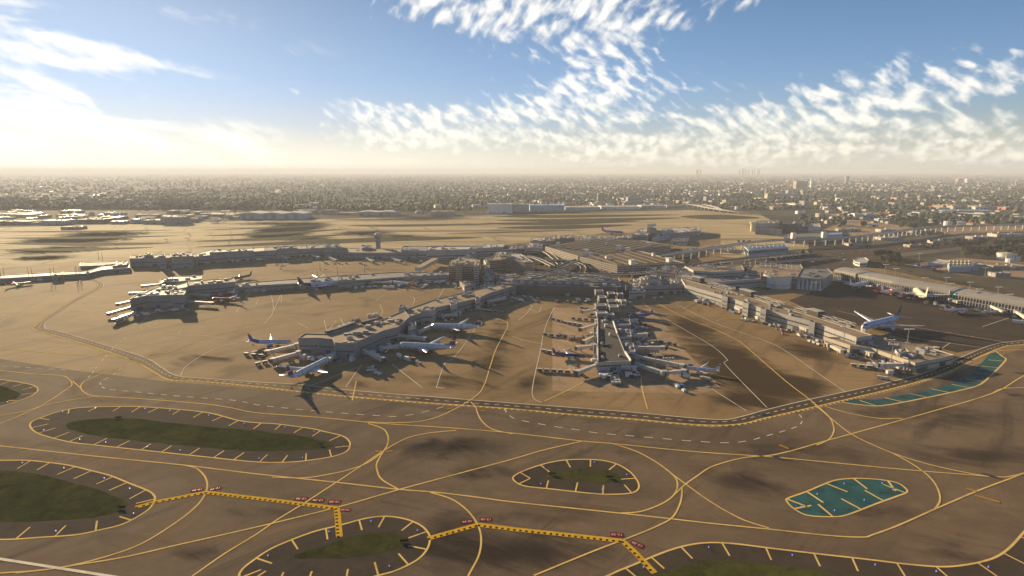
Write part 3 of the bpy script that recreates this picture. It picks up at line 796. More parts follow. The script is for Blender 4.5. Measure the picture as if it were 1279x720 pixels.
# the concourse with the silver jets, running out toward the service road
W1 = [(5.6, 1.1)]
fp = building('terminal_concourse', 'tan roofed grey concourse with a wide faceted head, three silver jets docked beside it', 'concourse', [
    ("372.5,421.5 397,421.5 415,423 418,427.5 443,428.5 448,425.5 464,418.5 480,412 497,408 512,395 505,387 472,401 443,405 420,414 407,416.5 380,416", 13.5),
    ("512,395 528,389.5 543,384 566,379 597,372 613,365 633,359 648,355 640,352 595,361 575,366 543,373.5 505,387", 11.5),
    ("510,408 520,405 518,400 508,402.5", 11.0, roof_grey, wall_light), ("526,387.5 541,387 545,383 530,382.5", 13.5, roof_grey, wall_light), ("498,384 508,383.5 508,380 499,380.5", 14.5, roof_grey, wall_grey),
    ("563,381 571,379 570,376 562,378", 12.5, roof_grey, wall_light), ("594,374 600,372 599,369 593,371", 12.5, roof_grey, wall_light)],
    wall_grey, roof_tan, win=W1, units=16, doors=1.4, seed=3)
# dark edge gallery along the sunny side of its roof
for a, b in (((407, 416), (420, 412.5)), ((420, 412.5), (443, 404)), ((452, 404), (472, 399))):
    p, q = G(*a, 13.5), G(*b, 13.5)
    MB().beam(p + Vector((0, 0, .9)), q + Vector((0, 0, .9)), 3.2, 2.2).build('edge_gallery', metal_dk, fp)
# entrance canopies at its head
for x, y in ((431, 429), (447, 427), (440, 429.5)):
    p = G(x, y, 12.8); MB().box((p.x, p.y, 13.9), (3.0, 2.2, 1.8)).build('roof_hood', roof_white, fp)
# the narrow pier
cp_ = building('terminal_concourse', 'narrow dark roofed pier edged with white gangways and many jet bridges', 'concourse', [
    ("746.5,452 788,450.5 781,440 771,415 765,400 764,371 746,371 746.5,400", 8.5),
    ("766,398.5 786,397.5 788,405 768,406", 7.5, roof_grey), ("769,411.5 787,410.5 789,420 770,421.5", 7.5, roof_grey), ("774,429 791,427.5 794,439 776,440", 7.5, roof_grey),
    ("741,408 746,408 746,420 741,420", 6.5, roof_grey), ("741,430 746,430 746,442 740.5,442", 6.5, roof_grey)],
    wall_light, roof_dark, win=[(4.6, 1.1)], units=10, doors=1.0, seed=9)
rg = random.Random(4)
for x, y, sx, sy, h in ((748, 368, 9, 8, 5), (752, 376, 8, 10, 5), (750, 385, 11, 9, 4), (751, 395, 10, 8, 4), (763, 371, 8, 9, 5), (764, 380, 9, 8, 4), (766, 388, 9, 10, 5), (762, 396, 7, 6, 3), (774, 373, 6, 6, 6), (778, 382, 5, 8, 6)):
    p = G(x, y, 8.0); mb = MB(); mb.box((p.x, p.y, 8 + h / 2), (sx, sy, h)); mb.build('rooftop_module', rg.choice((roof_grey, wall_dark, wall_grey)), cp_)
    fr = MB()
    for a in (-1, 1):
        for b in (-1, 1):
            fr.box((p.x + a * sx / 2, p.y + b * sy / 2, 8 + h * .55), (.35, .35, h * 1.1))
        fr.box((p.x, p.y + a * sy / 2, 8 + h + .25), (sx + .5, .5, .5)); fr.box((p.x + a * sx / 2, p.y, 8 + h + .25), (.5, sy - .5, .5))
    fr.build('white_frame', wall_white, cp_)
for a, b in (((746.5, 452), (746.5, 436)), ((746.5, 430), (746.5, 408)), ((788, 451), (781, 440)), ((771, 417), (766, 402))):
    p, q = G(*a, 8.5), G(*b, 8.5); MB().beam(p + Vector((0, 0, .5)), q + Vector((0, 0, .5)), .8, 1.6).build('white_parapet', wall_white, cp_)
# main terminal front behind the aprons
mt = building('terminal_building', 'long dark front of the main terminal behind the narrow pier', 'terminal', [
    ("622,353 640,354.5 672,356.5 755,358.5 781,357.5 779,350.5 700,347 640,346 622,347.5", 12.5, roof_grey, wall_dark),
    ("640,348.5 690,350.5 745,351.5 775,351 772,345.5 700,343.5 650,343.5", 16, roof_dark, wall_grey), ("782,358 856,355.8 851,347.5 783,349.5", 11, roof_tan, wall_grey),
    ("800,349.5 826,348.5 825,344 799,345", 15, roof_tan, wall_cream), ("786,364 806,363.5 806,357 786,357", 9, roof_grey, wall_light)],
    wall_grey, roof_grey, win=[(5.6, 1.4)], units=40, doors=1.2, seed=21)
for i in range(11):
    p = G(652 + i * 11.5, 352.6 + i * .42, 12.5); MB().box((p.x, p.y, 13.4), (rnd.uniform(4, 8), 3.2, rnd.uniform(1.6, 3.4)), .02).build('roof_unit', rnd.choice((roof_white, metal_lt, steel)), mt)
# the long concourse with the rooftop people mover
dc = building('terminal_concourse', 'long pale concourse carrying the people mover track along its roof', 'concourse', [
    ("856,355.5 905,369.5 952,385 1015,401.5 1070,421 1090,418.2 1070,411.5 1020,396 984,385.5 926,367 851,347.5", 13.0),
    ("1030,420.5 1062,431 1088,434 1143,453 1192,443 1166,435 1100,422 1090,418.3 1071,421.3", 7.5, roof_tan, wall_cream),
    ("902,368.8 909,370.8 911,369 904,367", 14.2, roof_grey, wall_grey), ("928,377 935,379.3 937,377.5 930,375.3", 14.2, roof_grey, wall_grey), ("950,384.6 957,386.6 959,384.8 952,382.8", 14.2, roof_grey, wall_grey),
    ("1011,400.8 1018,402.8 1020,400.8 1013,398.8", 14.2, roof_grey, wall_grey), ("1070,421 1090,418.2 1092,424 1076,427", 9.5, roof_dark, wall_grey), ("1118,436 1131,434.5 1136,439 1122,441", 9.3, roof_tan, wall_light)],
    wall_light, roof_tan, win=[(3.4, 1.0), (7.6, 1.3)], units=12, doors=1.0, seed=33)
# track on the roof: deck, trusses and two stations
tk = [G(x, y, 13.6) for x, y in PX("853,346 926,366 984,384 1020,394.5 1066,409")]
for a, b in zip(tk, tk[1:]): MB().beam(a + Vector((0, 0, .5)), b + Vector((0, 0, .5)), 5.0, .9).build('track_deck', roof_dark, dc)
tr = resample([(p.x, p.y) for p in tk], 8.5)
for k in range(len(tr) - 1):
    a, b = tr[k], tr[k + 1]; d = (b - a).normalized(); nn = Vector((-d.y, d.x))
    mb = MB()
    for sgn in (-2.6, 2.6):
        A, B = a + nn * sgn, b + nn * sgn
        up = (k % 2 == 0)
        mb.beam((A.x, A.y, 14.6 if up else 17), (B.x, B.y, 17 if up else 14.6), .45, .45)
        mb.beam((A.x, A.y, 17.1), (B.x, B.y, 17.1), .35, .35); mb.beam((A.x, A.y, 14.5), (B.x, B.y, 14.5), .4, .4)
    if k not in (4, 5, 11, 12, 20, 21) and k < 70: mb.build('track_truss', wall_light, dc)
for x0, y0, x1, y1 in ((867, 349.5, 877, 352.5), (926, 366, 941, 370.5), (1011, 391.5, 1025, 396)):
    a, b = G(x0, y0, 14), G(x1, y1, 14)
    MB().beam(a + Vector((0, 0, 2.6)), b + Vector((0, 0, 2.6)), 6.5, 5.0).build('track_station', roof_dark, dc)
    MB().beam(a + Vector((0, 0, 5.4)), b + Vector((0, 0, 5.4)), 8.2, .6).build('station_roof', wall_light, dc)
# far long concourse with the ribbed glass front
RB = [G(x, y, 12) for x, y in PX("1042,337.5 1115,352.3 1190,365.3 1279,381 1420,406")]
def ribbed():
    t = thing('terminal_concourse', 'long low concourse with curved metal roof and a ribbed glass front', 'concourse', (RB[1].x, RB[1].y, 0), world=True)
    pts = resample([(p.x, p.y) for p in RB], 6.0); n = len(pts); D = 34
    base, prof = [], []
    rings = []
    for i, p in enumerate(pts):
        d = (pts[min(i + 1, n - 1)] - pts[max(i - 1, 0)]).normalized(); nb = Vector((-d.y, d.x))
        if nb.y < 0: nb = -nb
        ring = [(p.x, p.y, 10.4)]
        for k in range(8):
            u = k / 7; ring.append((p.x + nb.x * (u * D), p.y + nb.y * (u * D), 11.4 + 4.4 * math.sin(math.pi * (.12 + .80 * u))))
        ring.append((p.x + nb.x * D, p.y + nb.y * D, 10.2))
        rings.append(ring); base.append((p, nb))
    MB().loft(rings, cap=False, closed=False).build('roof', roof_rib, t, smooth=False)
    mb = MB()
    poly = [b[0] + b[1] * 1.2 for b in base] + [b[0] + b[1] * (D - 1) for b in reversed(base)]
    mb.prism([(p.x, p.y) for p in poly], 0, 10.6, top=False, bottom=False).build('wall', wall_grey, t)
    for i in range(0, n - 1):
        p, nb = base[i]; q = base[i + 1][0]; d = (q - p).normalized()
        if i % 1 == 0 and i < 100:
            mb = MB(); rz = math.atan2(d.y, d.x)
            for s in (0, 3.0):
                c = p + d * s + nb * .5; mb.box((c.x, c.y, 5.2), (.6, .9, 10.2), rz)
            mb.build('facade_rib', wall_light, t)
    for (z, h) in ((1.2, 3.0), (5.6, 3.4)):
        for i in range(0, n - 8, 8):
            win_band(t, base[i][0] + base[i][1] * 1.2, base[i + 8][0] + base[i + 8][1] * 1.2, z, h, glass_b)
    for (z) in (4.9, 9.7):
        mb = MB()
        for i in range(n - 1):
            a, b = base[i][0] + base[i][1] * .2, base[i + 1][0] + base[i + 1][1] * .2; mb.beam((a.x, a.y, z), (b.x, b.y, z), .7, .5)
        mb.build('facade_rail', wall_light, t)
    for i in (6, 26, 46, 70):
        if i >= n - 1: break
        p, nb = base[i]; rr = []
        for k in range(8):
            u = k / 7; rr.append((p.x + nb.x * (u * D * .98) - nb.x * .6, p.y + nb.y * (u * D * .98) - nb.y * .6, 12.6 + 4.4 * math.sin(math.pi * (.12 + .80 * u))))
        mb = MB()
        for a, b in zip([(rr[0][0], rr[0][1], 5.0)] + rr, rr): mb.beam(a, b, 1.3, .8)
        mb.build('roof_arch', roof_white, t)
    return t
roof_rib = mat('ribbed_roof', (.40, .37, .32), .55, .1, var=.15, scale=.15, dirt=(.28, .25, .21))
ec = ribbed()
# rear concourse: a long shaded front with stepped roofs
rc = building('terminal_concourse', 'long shaded grey concourse with stepped roofs beside the airfield', 'concourse', [
    ("162,322.5 212,321.5 244,321 244,317 212,317.5 164,318.5", 14), ("180,318 190,318 190,315.5 180,316", 18), ("198,319.5 206,319 206,317 198,317.2", 21), ("213,320.5 240,319.5 240,315 213,316", 19),
    ("244,320 285,316.5 330,313 330,308.5 285,311 262,312 246,316", 14.5, roof_white), ("262,315 270,311.5 314,309.5 316,312.5", 18, roof_white), ("330,313 405,309 405,304.5 330,308.5", 15),
    ("346,310.5 370,309 370,307 346,308.5", 18), ("404,309 428,308.5 426,303.5 404,304", 17), ("405,312 440,315 520,315.5 562,313.5 562,309 520,310.5 440,310 405,306.5", 11, roof_tan), ("452,309.5 464,309 464,306 450,306.5", 15)],
    wall_grey, roof_grey, win=[(6.0, 1.3)], units=9, doors=1.4, pil=18, seed=5)
rb = building('terminal_building', 'grey slab roofed hall behind the rear concourse, beside the control tower', 'terminal', [
    ("501,311.5 533,313 585,312.5 600,309 585,306.5 533,307 503,307", 15), ("533,312 585,311 590,307.5 533,307.6", 18, roof_white), ("585,313 640,311 645,306 590,307", 10), ("600,309.5 628,308 632,304 605,304.5", 13, roof_white)], wall_light, roof_grey, win=[(1.5, 1.5), (6, 2)], units=6, doors=.6, seed=7)
# thin gangway pier out to the west
wp = building('terminal_concourse', 'thin low pier with a pale roof running out across open apron', 'concourse', [
    ("-90,352.5 0,347.5 65,343.5 110,341 128,336.5 162,334 162,329.5 128,332 110,338 65,340 0,343.5 -90,348", 6.5, roof_white), ("65,343.6 79,342.4 79,339 65,340", 8.5, roof_white), ("140,332 158,330 160,326 146,328", 9, roof_white)],
    wall_grey, roof_white, win=[(2.4, 1.6)], units=4, doors=.8, seed=8)
building('service_building', 'low dark shed standing behind the thin pale pier', 'shed', [("100,332 128,331 146,328.5 146,326 118,326.5 100,328", 6)], wall_dark, roof_grey, seed=2)
# satellite
es = building('satellite_terminal', 'three winged grey satellite terminal with sunlit roofs and red jets docked', 'terminal', [
    ("162,373 184,368.5 212,368 230,368 232,363 218,359 199,360 172,367", 15, roof_white), ("184,362.5 205,360.5 222,360.3 234,358 233.5,352 219,356 200,357", 15.5, roof_white),
    ("199,355 206,351 224,351 252,348 252,343.5 234,344.5 219,344.2 200,349", 14.5, roof_white), ("234,356.5 294,351.5 292,346.8 236,350.5", 14, roof_tan), ("213,368 230,367.6 230,364 213,364", 17, roof_grey)],
    wall_grey, roof_white, win=[(6.2, 1.3)], units=8, doors=1.2, seed=12)
nk = building('terminal_concourse', 'slim flat roofed link between the satellite and the main terminal', 'concourse', [
    ("294,358.5 330,355.5 430,350.5 496,346 562,343.5 562,339.5 496,339.5 422,344 330,351 296,354", 8, roof_grey), ("505,345 560,343 560,339.8 505,340", 10.5, roof_grey), ("422,350 440,349 440,344 422,344.6", 10, roof_grey)],
    wall_grey, roof_grey, win=[(4.6, 1.0)], units=12, doors=1.6, seed=14)
# sloping link hall
def slope():
    a, b = G(522, 336.5, 8), G(544, 324.5, 8)
    t = thing('covered_walkway', 'sloping pale covered walkway joining the slim link to the rear concourse', 'walkway', (a.x, a.y, 0), world=True)
    MB().beam(a, b, 9, 5).build('passage', wall_light, t); MB().beam(a + Vector((0, 0, 2.8)), b + Vector((0, 0, 2.8)), 10, .6).build('roof', roof_tan, t)
    for k in (.1, .37, .63, .9):
        p = a.lerp(b, k); MB().tube((p.x, p.y, 0), (p.x, p.y, 5.6), .7).build('column', wall_grey, t)
slope()
# hotel blocks and the clutter round the terminal core
HW = [(3 + 3.1 * i, 1.5) for i in range(8)]
building('hotel_building', 'tall brown grey hotel block with a stair tower on its corner', 'hotel', [("560,331.5 598,330.5 600,324 578,320.5 562,324.5", 23), ("569,329 576,328.6 577,325 570,325.3", 29, roof_grey, wall_tan), ("592,331.5 598,331 598,328 592,328.5", 26, roof_white, wall_light)], wall_tan, roof_tan, win=HW, units=14, seed=40)
building('hotel_building', 'angled slab block with one bright sunlit face beside the curving ramps', 'hotel', [("639,323 655,326.8 666.5,326.8 650,316.5 636,315.5", 19, roof_white), ("611.5,325 633,323.2 637,317 620,315", 16.5, roof_tan), ("632,320 639,320 639,316.5 632,316.8", 22, roof_grey), ("620,319 632,318.5 632,314 622,314", 18, roof_white, wall_cream)], wall_tan, roof_white, win=HW[:5], units=14, seed=41)
CORE = [("598,341 606,337 618,339 617,348 606,349", 8, wall_cream, 'low yellowish block below the tall hotel'), ("618,343 640,341 652,344 648,350 620,350", 6.5, wall_grey, 'flat grey podium at the foot of the slab block'), ("574,351 590,350 594,355 580,357", 7, wall_light, 'small pale plant house at the corner of the hotel'),
        ("600,356 618,353 626,356 606,360", 7, wall_light, 'pale angular hall where the tan concourse meets the terminal'), ("600,331 611,330 612,336 602,337", 14, wall_tan, 'narrow stacked tan tower beside the hotel'), ("604,324 616,322 618,327 607,328", 10, wall_cream, 'cream annex behind the tall hotel'),
        ("576,322 592,320 596,316 584,315", 10, wall_grey, 'grey plant block behind the tall hotel'), ("655,310 676,309 678,304 658,304", 10, wall_light, 'pale hall with many roof vents behind the slab block'), ("640,311 655,311 655,306 642,306", 13, wall_dark, 'dark blocky hall behind the slab block'),
        ("610,313 636,311 636,306 612,307", 8, wall_tan, 'pinkish flat hall behind the hotel blocks'), ("662,301 692,300 716,297 716,293.5 690,295 664,297", 10, wall_grey, 'dark curved roof hall behind the parking garage'), ("693,298 718,297 718,293 694,293.5", 14, wall_dark, 'black fronted hall beside the curved roof hall'),
        ("722,299 745,298 746,293.5 724,294", 11, wall_white, 'white banded hall behind the parking garage'), ("747,300 766,299 766,294.5 748,295", 13, wall_white, 'white blocky hall next to the purple tailed jet'), ("768,298 790,297 792,294.5 770,295", 11, wall_grey, 'grey hall beside the purple tailed jet'),
        ("789,292 808,294 812,290 822,291.5 826,288 800,285", 15, wall_grey, 'blue grey stepped terminal block under a dark box'), ("808,284 820,284.5 820,279.5 808,279.5", 26, wall_tan, 'dark box tower on the stepped terminal block'), ("826,292 874,288 876,283 840,284 826,286", 13, wall_grey, 'long grey gate hall beyond the parking garages'),
        ("815,297 838,293 840,288 818,291", 9, wall_blue, 'low glassy gate room in front of the long gate hall'), ("838,301 858,302 860,297 842,296.5", 7, wall_light, 'low pale shed beside the elevated guideway'), ("846,318 870,314 872,309 850,312", 6, wall_tan, 'low tan depot under the guideway'),
        ("884,310 912,312 918,308 890,305", 5, wall_light, 'white flat canopy beneath the guideway'), ("822,338 842,340 846,333 828,331", 12, wall_light, 'pale block between garage and people mover concourse'), ("806,340 821,341 823,334 808,334", 9, wall_cream, 'small cream block at the garage corner'),
        ("680,341 700,343 716,340 700,337", 5, wall_grey, 'low grey kiosk roofed arrivals hall by the ramps'), ("655,346 690,346.5 690,343 656,342.5", 12, wall_light, 'pale upper hall over the terminal front'), ("716,346.5 752,347.5 752,344 717,343.5", 14, wall_light, 'pale rooftop hall in the middle of the terminal front')]
for i, (o, h, w, lb) in enumerate(CORE):
    building('terminal_block', lb, 'building', [(o, h)], w, rnd.choice((roof_tan, roof_grey, roof_white, roof_grey)), win=[(4.6, 1.1), (8.8, 1.1)], units=34, doors=.6, seed=60 + i)
# parking garages
def garage(label, o, h, towers, seed):
    t = building('parking_garage', label, 'garage', [(o, h)], wall_tan, roof_dark, parapet=1.0, seed=seed)
    poly = ccw([Vector((p.x, p.y)) for p in GP(o, h)]); n = len(poly)
    for i in range(n):
        p, q = poly[i], poly[(i + 1) % n]; d = q - p; L = d.length
        nn = Vector((d.y, -d.x)) / L
        if L < 14 or nn.dot(((p + q) / 2).normalized()) > .3: continue
        for k in range(4): win_band(t, p, q, 1.2 + 3.2 * k, 1.35, wall_dark, pane=7.4, gap=.9, name='deck_opening')
    # rows of shaded bays on the top deck, along the long side
    e = max(range(n), key=lambda i: (poly[(i + 1) % n] - poly[i]).length)
    d = (poly[(e + 1) % n] - poly[e]).normalized(); nn = Vector((-d.y, d.x)); ip = inset(poly, 3)
    c0 = poly[e]; k = 0; mats = (roof_dark, roof_tan)
    for r in range(1, 40):
        run = [c0 + d * s + nn * (r * 8.2) for s in range(0, int((poly[(e + 1) % n] - poly[e]).length), 4)]
        run = [p for p in run if inside(p, ip)]
        if len(run) < 4: continue
        a, b = run[0], run[-1]; MB().beam((a.x, a.y, h + .3), (b.x, b.y, h + .3), 3.4, .5).build('parking_bay_row', mats[r % 2], t)
        mb = MB()
        for p in run[::2]:
            if random.Random(r * 100 + k).random() < .55:
                k += 1; mb.box((p.x + nn.x * 4, p.y + nn.y * 4, h + .3), (4, 1.9, 1.4), math.atan2(nn.y, nn.x))
            k += 1
    for x, y, w, hh in towers:
        p = G(x, y, h); b = MB().box((p.x, p.y, (h + hh) / 2), (w, w * .8, h + hh), math.atan2(d.y, d.x)).build('stair_tower', wall_white, t)
        MB().box((p.x, p.y, h + hh + .3), (w * 1.15, w * .95, .6), math.atan2(d.y, d.x)).build('tower_cap', roof_white, t)
    return t
garage('broad parking garage with striped top deck behind the curving ramps', "681,307.5 722,319.5 792,312 838,306 800,299.5 745,297", 14, ((697, 306, 6, 5), (732, 316, 8, 6), (738, 318, 6, 4), (756, 306, 5, 4), (773, 311, 8, 6), (784, 313, 7, 5), (809, 308, 7, 7), (760, 300, 5, 6), (736, 301, 5, 5)), 70)
garage('broad parking garage with striped top deck closest to the terminal front', "724,320 771,331.5 855,328 800,312.8", 14, ((789, 329.5, 8, 6), (836, 327, 9, 6), (758, 323, 5, 4), (816, 319, 5, 4)), 71)
# hall with the terrace, the white drum and the finned wall
lh = building('terminal_building', 'broad grey hall with a terrace front and round white drum at its corner', 'terminal', [
    ("862,350.5 888,353 960,347.3 957,340.5 880,341", 11, roof_grey, wall_light), ("866,337.5 893,339.5 930,337 926,330.5 855,332", 17, roof_tan, wall_light), ("843,343 866,346 868,337 848,335", 13, roof_grey, wall_cream),
    ("930,341 996,345 1004,336 1000,329.5 940,329.5", 12, roof_tan, wall_light), ("950,345 975,344 972,339 950,340", 15, roof_tan, wall_tan)],
    wall_light, roof_tan, win=[(6, 1.8), (12.4, 1.6)], units=14, doors=.6, seed=81)
p = G(977, 361, 0); p.y += 16
mb = MB(); mb.tube((p.x, p.y, 0), (p.x, p.y, 15.5), 17, n=40); mb.build('drum', wall_white, lh)
MB().tube((p.x, p.y, 4.4), (p.x, p.y, 5.0), 17.2, n=40).build('drum_band', wall_grey, lh); MB().tube((p.x, p.y, 15.5), (p.x, p.y, 16.1), 17.5, n=40).build('drum_rim', roof_white, lh)
MB().tube((p.x, p.y, 16.1), (p.x, p.y, 16.4), 15.8, n=40).build('drum_roof', roof_tan, lh)
fw = building('terminal_building', 'hall with a folded white fin wall beside the round drum', 'terminal', [("995,346 1028,348.5 1040,341 1034,334.5 1002,334.5", 15)], wall_grey, roof_grey, units=10, seed=82)
P0, P1 = G(996, 346.3, 15), G(1028, 348.8, 15); P0.z = P1.z = 0
for i in range(6):
    a, b = P0.lerp(P1, i / 6), P0.lerp(P1, (i + .92) / 6); m_ = (a + b) / 2; d = (b - a).normalized(); nn = Vector((d.y, -d.x, 0))
    MB().add([a + nn * .3, b + nn * .3, m_ + nn * 2.6, (m_.x + nn.x * .4, m_.y + nn.y * .4, 14.6)], [(0, 2, 3), (2, 1, 3), (1, 0, 3)]).build('wall_fin', wall_white, fw)
for i in range(5):
    p = G(940 + i * 13, 332.5 + i * .9, 12); fr = MB()
    for s in (-4, 4): fr.box((p.x + s, p.y, 15), (.7, .7, 6))
    fr.box((p.x, p.y, 18.1), (9.4, .7, .6)); fr.build('roof_portal', roof_white, lh)
sb = building('station_building', 'blue glass people mover station with a row of white roof lights', 'station', [("935,312 985,308.3 980,303.8 930,307.2", 14, roof_blue), ("932,315.5 948,314 948,311 932,312.5", 7, roof_tan, wall_cream)], wall_blue, roof_blue, win=[(7, 4.5)], gl=glass_b, seed=83)
a, b = G(934, 310, 14), G(981, 306.4, 14)
for i in range(9):
    p = a.lerp(b, (i + .5) / 9); MB().box((p.x, p.y, 15), (6, 5, 2.2), -.3).build('roof_light', roof_white, sb)
# beige round cornered building and its neighbours
bb = building('office_building', 'beige building with a round corner turret beyond the guideway', 'office', [("946,283.3 961,285 976,286 980,281.5 950,280.5", 14, roof_tan, wall_cream), ("944,279 972,278.5 973,275 945,275.5", 26, roof_grey, wall_grey)], wall_cream, roof_grey, win=[(16, 2)], units=6, seed=84)
p = G(941, 288.5, 0); MB().tube((p.x, p.y, 0), (p.x, p.y, 20), 8, n=24).build('turret', wall_cream, bb); MB().tube((p.x, p.y, 20), (p.x, p.y, 24), 10.5, n=24).build('turret_head', wall_cream, bb)
building('office_building', 'two dark windowless blocks beside the beige turret building', 'office', [("973,279 987,280 988,276 975,275.5", 24, roof_dark), ("987,279.5 1001,279 1000,275.5 988,275.5", 24, roof_dark)], wall_dark, roof_dark, units=6, seed=85)
building('office_building', 'long grey slab in front of the two dark windowless blocks', 'office', [("982,285 1010,284.5 1017,284 1014,280.5 984,281", 13, roof_grey), ("1010,284 1025,283 1024,278.5 1012,279", 17, roof_white, wall_light)], wall_grey, roof_grey, win=[(3, 1.6), (7, 1.6)], units=6, seed=86)
gb = building('parking_garage', 'cream arcaded garage with two white stair towers beside the guideway', 'garage', [("979,296 1032,294.5 1040,291.5 1024,290.5 982,292", 12, roof_grey)], wall_cream, roof_grey, win=[(1.5, 1.8), (5, 1.8), (8.4, 1.4)], gl=wall_dark, seed=87)
for x, y in ((990, 297.5), (1028, 296.2)): gbox(gb, 'stair_tower', x, y + 6, (8, 8, 22), wall_white)
building('pump_house', 'narrow blue grey tower block at the end of the arcaded garage', 'building', [("1033,293 1050,292 1053,289.5 1036,290", 14, roof_blue)], wall_blue, roof_blue, seed=88)
rp = building('round_pavilion', 'small round white pavilion by the dark trees and the ribbed concourse', 'pavilion', [("1068,326.5 1074,328 1083,327.5 1085,324 1080,321 1070,321.5 1066,324", 6, roof_white)], wall_white, roof_white, win=[(2.2, 2.2)], gl=glass_b, seed=89)
cb = building('cooling_plant', 'blue grey plant with rows of yellow vents on its roof', 'plant', [("1186,333 1214,332 1216,326 1204,324.5 1184,327", 9, roof_grey)], wall_blue, roof_grey, seed=90)
for i in range(12):
    p = G(1187 + (i % 6) * 4.8, 326.5 + (i // 6) * 3, 9); MB().tube((p.x, p.y, 8.6), (p.x, p.y, 10.8), 1.7, n=10).build('roof_vent', veh_cream, cb)
building('service_building', 'pale flat shed in front of the yellow vented plant', 'shed', [("1159,327.5 1180,329.5 1186,326 1170,323", 5, roof_white)], wall_light, roof_white, seed=91)
building('service_building', 'pale flat shed beside the vented plant, toward the tanks', 'shed', [("1216,330.5 1232,330 1232,327 1218,327.5", 5, roof_white)], wall_light, roof_white, seed=92)
# hangars and sheds on the far side of the airfield
def gable(name, label, cat, x0, x1, yb, hgt, bays, depth, wall, roof, peak=.28):
    a, b = G(x0, yb), G(x1, yb); t = thing(name, label, cat, (a.x, a.y, 0), world=True)
    L = (b - a).length; d = (b - a).normalized(); nb = Vector((-d.y, d.x, 0)); w = L / bays
    for k in range(bays):
        A = a + d * (w * k); B = a + d * (w * (k + 1)); M_ = (A + B) / 2; hp = hgt * (1 + peak)
        mb = MB()
        f = [A, B, B + Vector((0, 0, hgt)), M_ + Vector((0, 0, hp)), A + Vector((0, 0, hgt))]; r = [v + nb * depth for v in f]
        mb.add(f, [(0, 1, 2, 3, 4)]); mb.add(r, [(4, 3, 2, 1, 0)]); mb.add([f[0], f[4], r[4], r[0]], [(0, 1, 2, 3)]); mb.add([f[1], r[1], r[2], f[2]], [(0, 1, 2, 3)])
        mb.build('wall', wall, t)
        o = -nb * 1.0; u = Vector((0, 0, .5))
        MB().add([f[4] + o, f[3] + o, r[3], r[4], f[4] + o + u, f[3] + o + u, r[3] + u, r[4] + u], [(4, 5, 6, 7), (0, 1, 5, 4), (0, 4, 7, 3)]).build('roof', roof, t)
        MB().add([f[3] + o, f[2] + o, r[2], r[3], f[3] + o + u, f[2] + o + u, r[2] + u, r[3] + u], [(4, 5, 6, 7), (0, 1, 5, 4), (1, 2, 6, 5)]).build('roof', roof, t)
        rz = math.atan2(d.y, d.x)
        n = 4
        for j in range(n):
            c = A + d * (w * (.1 + .8 * (j + .5) / n)) - nb * .15
            MB().box((c.x, c.y, hgt * .42), (w * .8 / n - .5, .3, hgt * .84), rz).build('hangar_door', wall_blue if j % 2 else wall_grey, t)
    return t
gable('hangar', 'triple peaked blue grey hangar at the far edge of the airfield', 'hangar', 299, 380, 273.5, 17, 3, 75, wall_blue, roof_white)
gable('hangar', 'pale twin hangar with curved peaks, beyond the control tower', 'hangar', 447, 495, 269.3, 12, 2, 60, wall_light, roof_white)
hangars = [(609, 640, 266, 33, 'tall white box hangar with a cream end wall', wall_white, roof_white), (640.5, 661, 265, 30, 'white hangar adjoining the tall white box hangar', wall_light, roof_white), (662, 705, 264.5, 25, 'wide silver blue hangar next to the white hangars', wall_blue, roof_blue),
    (706, 750, 262.5, 12, 'long low pale blue hangar along the runway', wall_blue, roof_white), (751, 800, 261, 10, 'long low white cargo shed along the runway', wall_white, roof_white), (801, 832, 260, 11, 'low white cargo shed at the end of the runway row', wall_light, roof_white), (833, 853, 259, 9, 'grey shed beside the white highway ramp', wall_grey, roof_grey),
    (367, 392, 267, 13, 'grey block shed behind the triple peaked hangar', wall_grey, roof_grey), (400, 419, 267.5, 15, 'square grey brown hangar beyond the rear concourse', wall_tan, roof_grey), (420, 445, 268.5, 8, 'low row of tan sheds next to the pale twin hangar', wall_tan, roof_tan), (537, 566, 269.5, 15, 'weathered grey tan hangar standing alone on the airfield edge', wall_tan, roof_tan),
    (606, 626, 260.5, 12, 'grey flat shed behind the tall white hangar', wall_grey, roof_grey), (228, 244, 277.5, 10, 'low grey shed beside the big grey hangar', wall_grey, roof_grey), (201, 228, 280, 21, 'big grey stepped hangar at the airfield edge', wall_grey, roof_grey), (178, 203, 279.5, 11, 'white roofed hangar beside a blue shed', wall_grey, roof_white),
    (164, 177.5, 278.5, 12, 'bright blue shed in the far hangar row', roof_blue, roof_blue), (137, 155, 279.5, 8, 'brick red roofed shed in the far hangar row', wall_tan, veh_orange), (95, 129, 278.5, 11, 'brown grey warehouse row beyond the airfield', wall_dark, roof_grey), (52, 80, 280.5, 12, 'white roofed shed with blue trim beyond the airfield', wall_blue, roof_white),
    (0, 36, 280.5, 9, 'long dark shed at the western end of the hangar row', wall_dark, roof_grey), (38, 51, 280.5, 7, 'small grey shed between the dark and white sheds', wall_grey, roof_tan), (-40, -2, 281, 10, 'dark shed beyond the western end of the row', wall_dark, roof_grey), (76, 98, 286.5, 7, 'isolated reddish shed out on the airfield', wall_tan, roof_dark), (130, 150, 272, 16, 'large flat pale warehouse behind the hangar row', wall_light, roof_white), (70, 95, 272, 10, 'long cream warehouse behind the sheds', wall_cream, roof_white), (10, 40, 271, 9, 'low cream warehouse behind the dark shed', wall_cream, roof_white), (250, 295, 270, 7, 'long low tan shed row left of the hangar', wall_tan, roof_tan)]
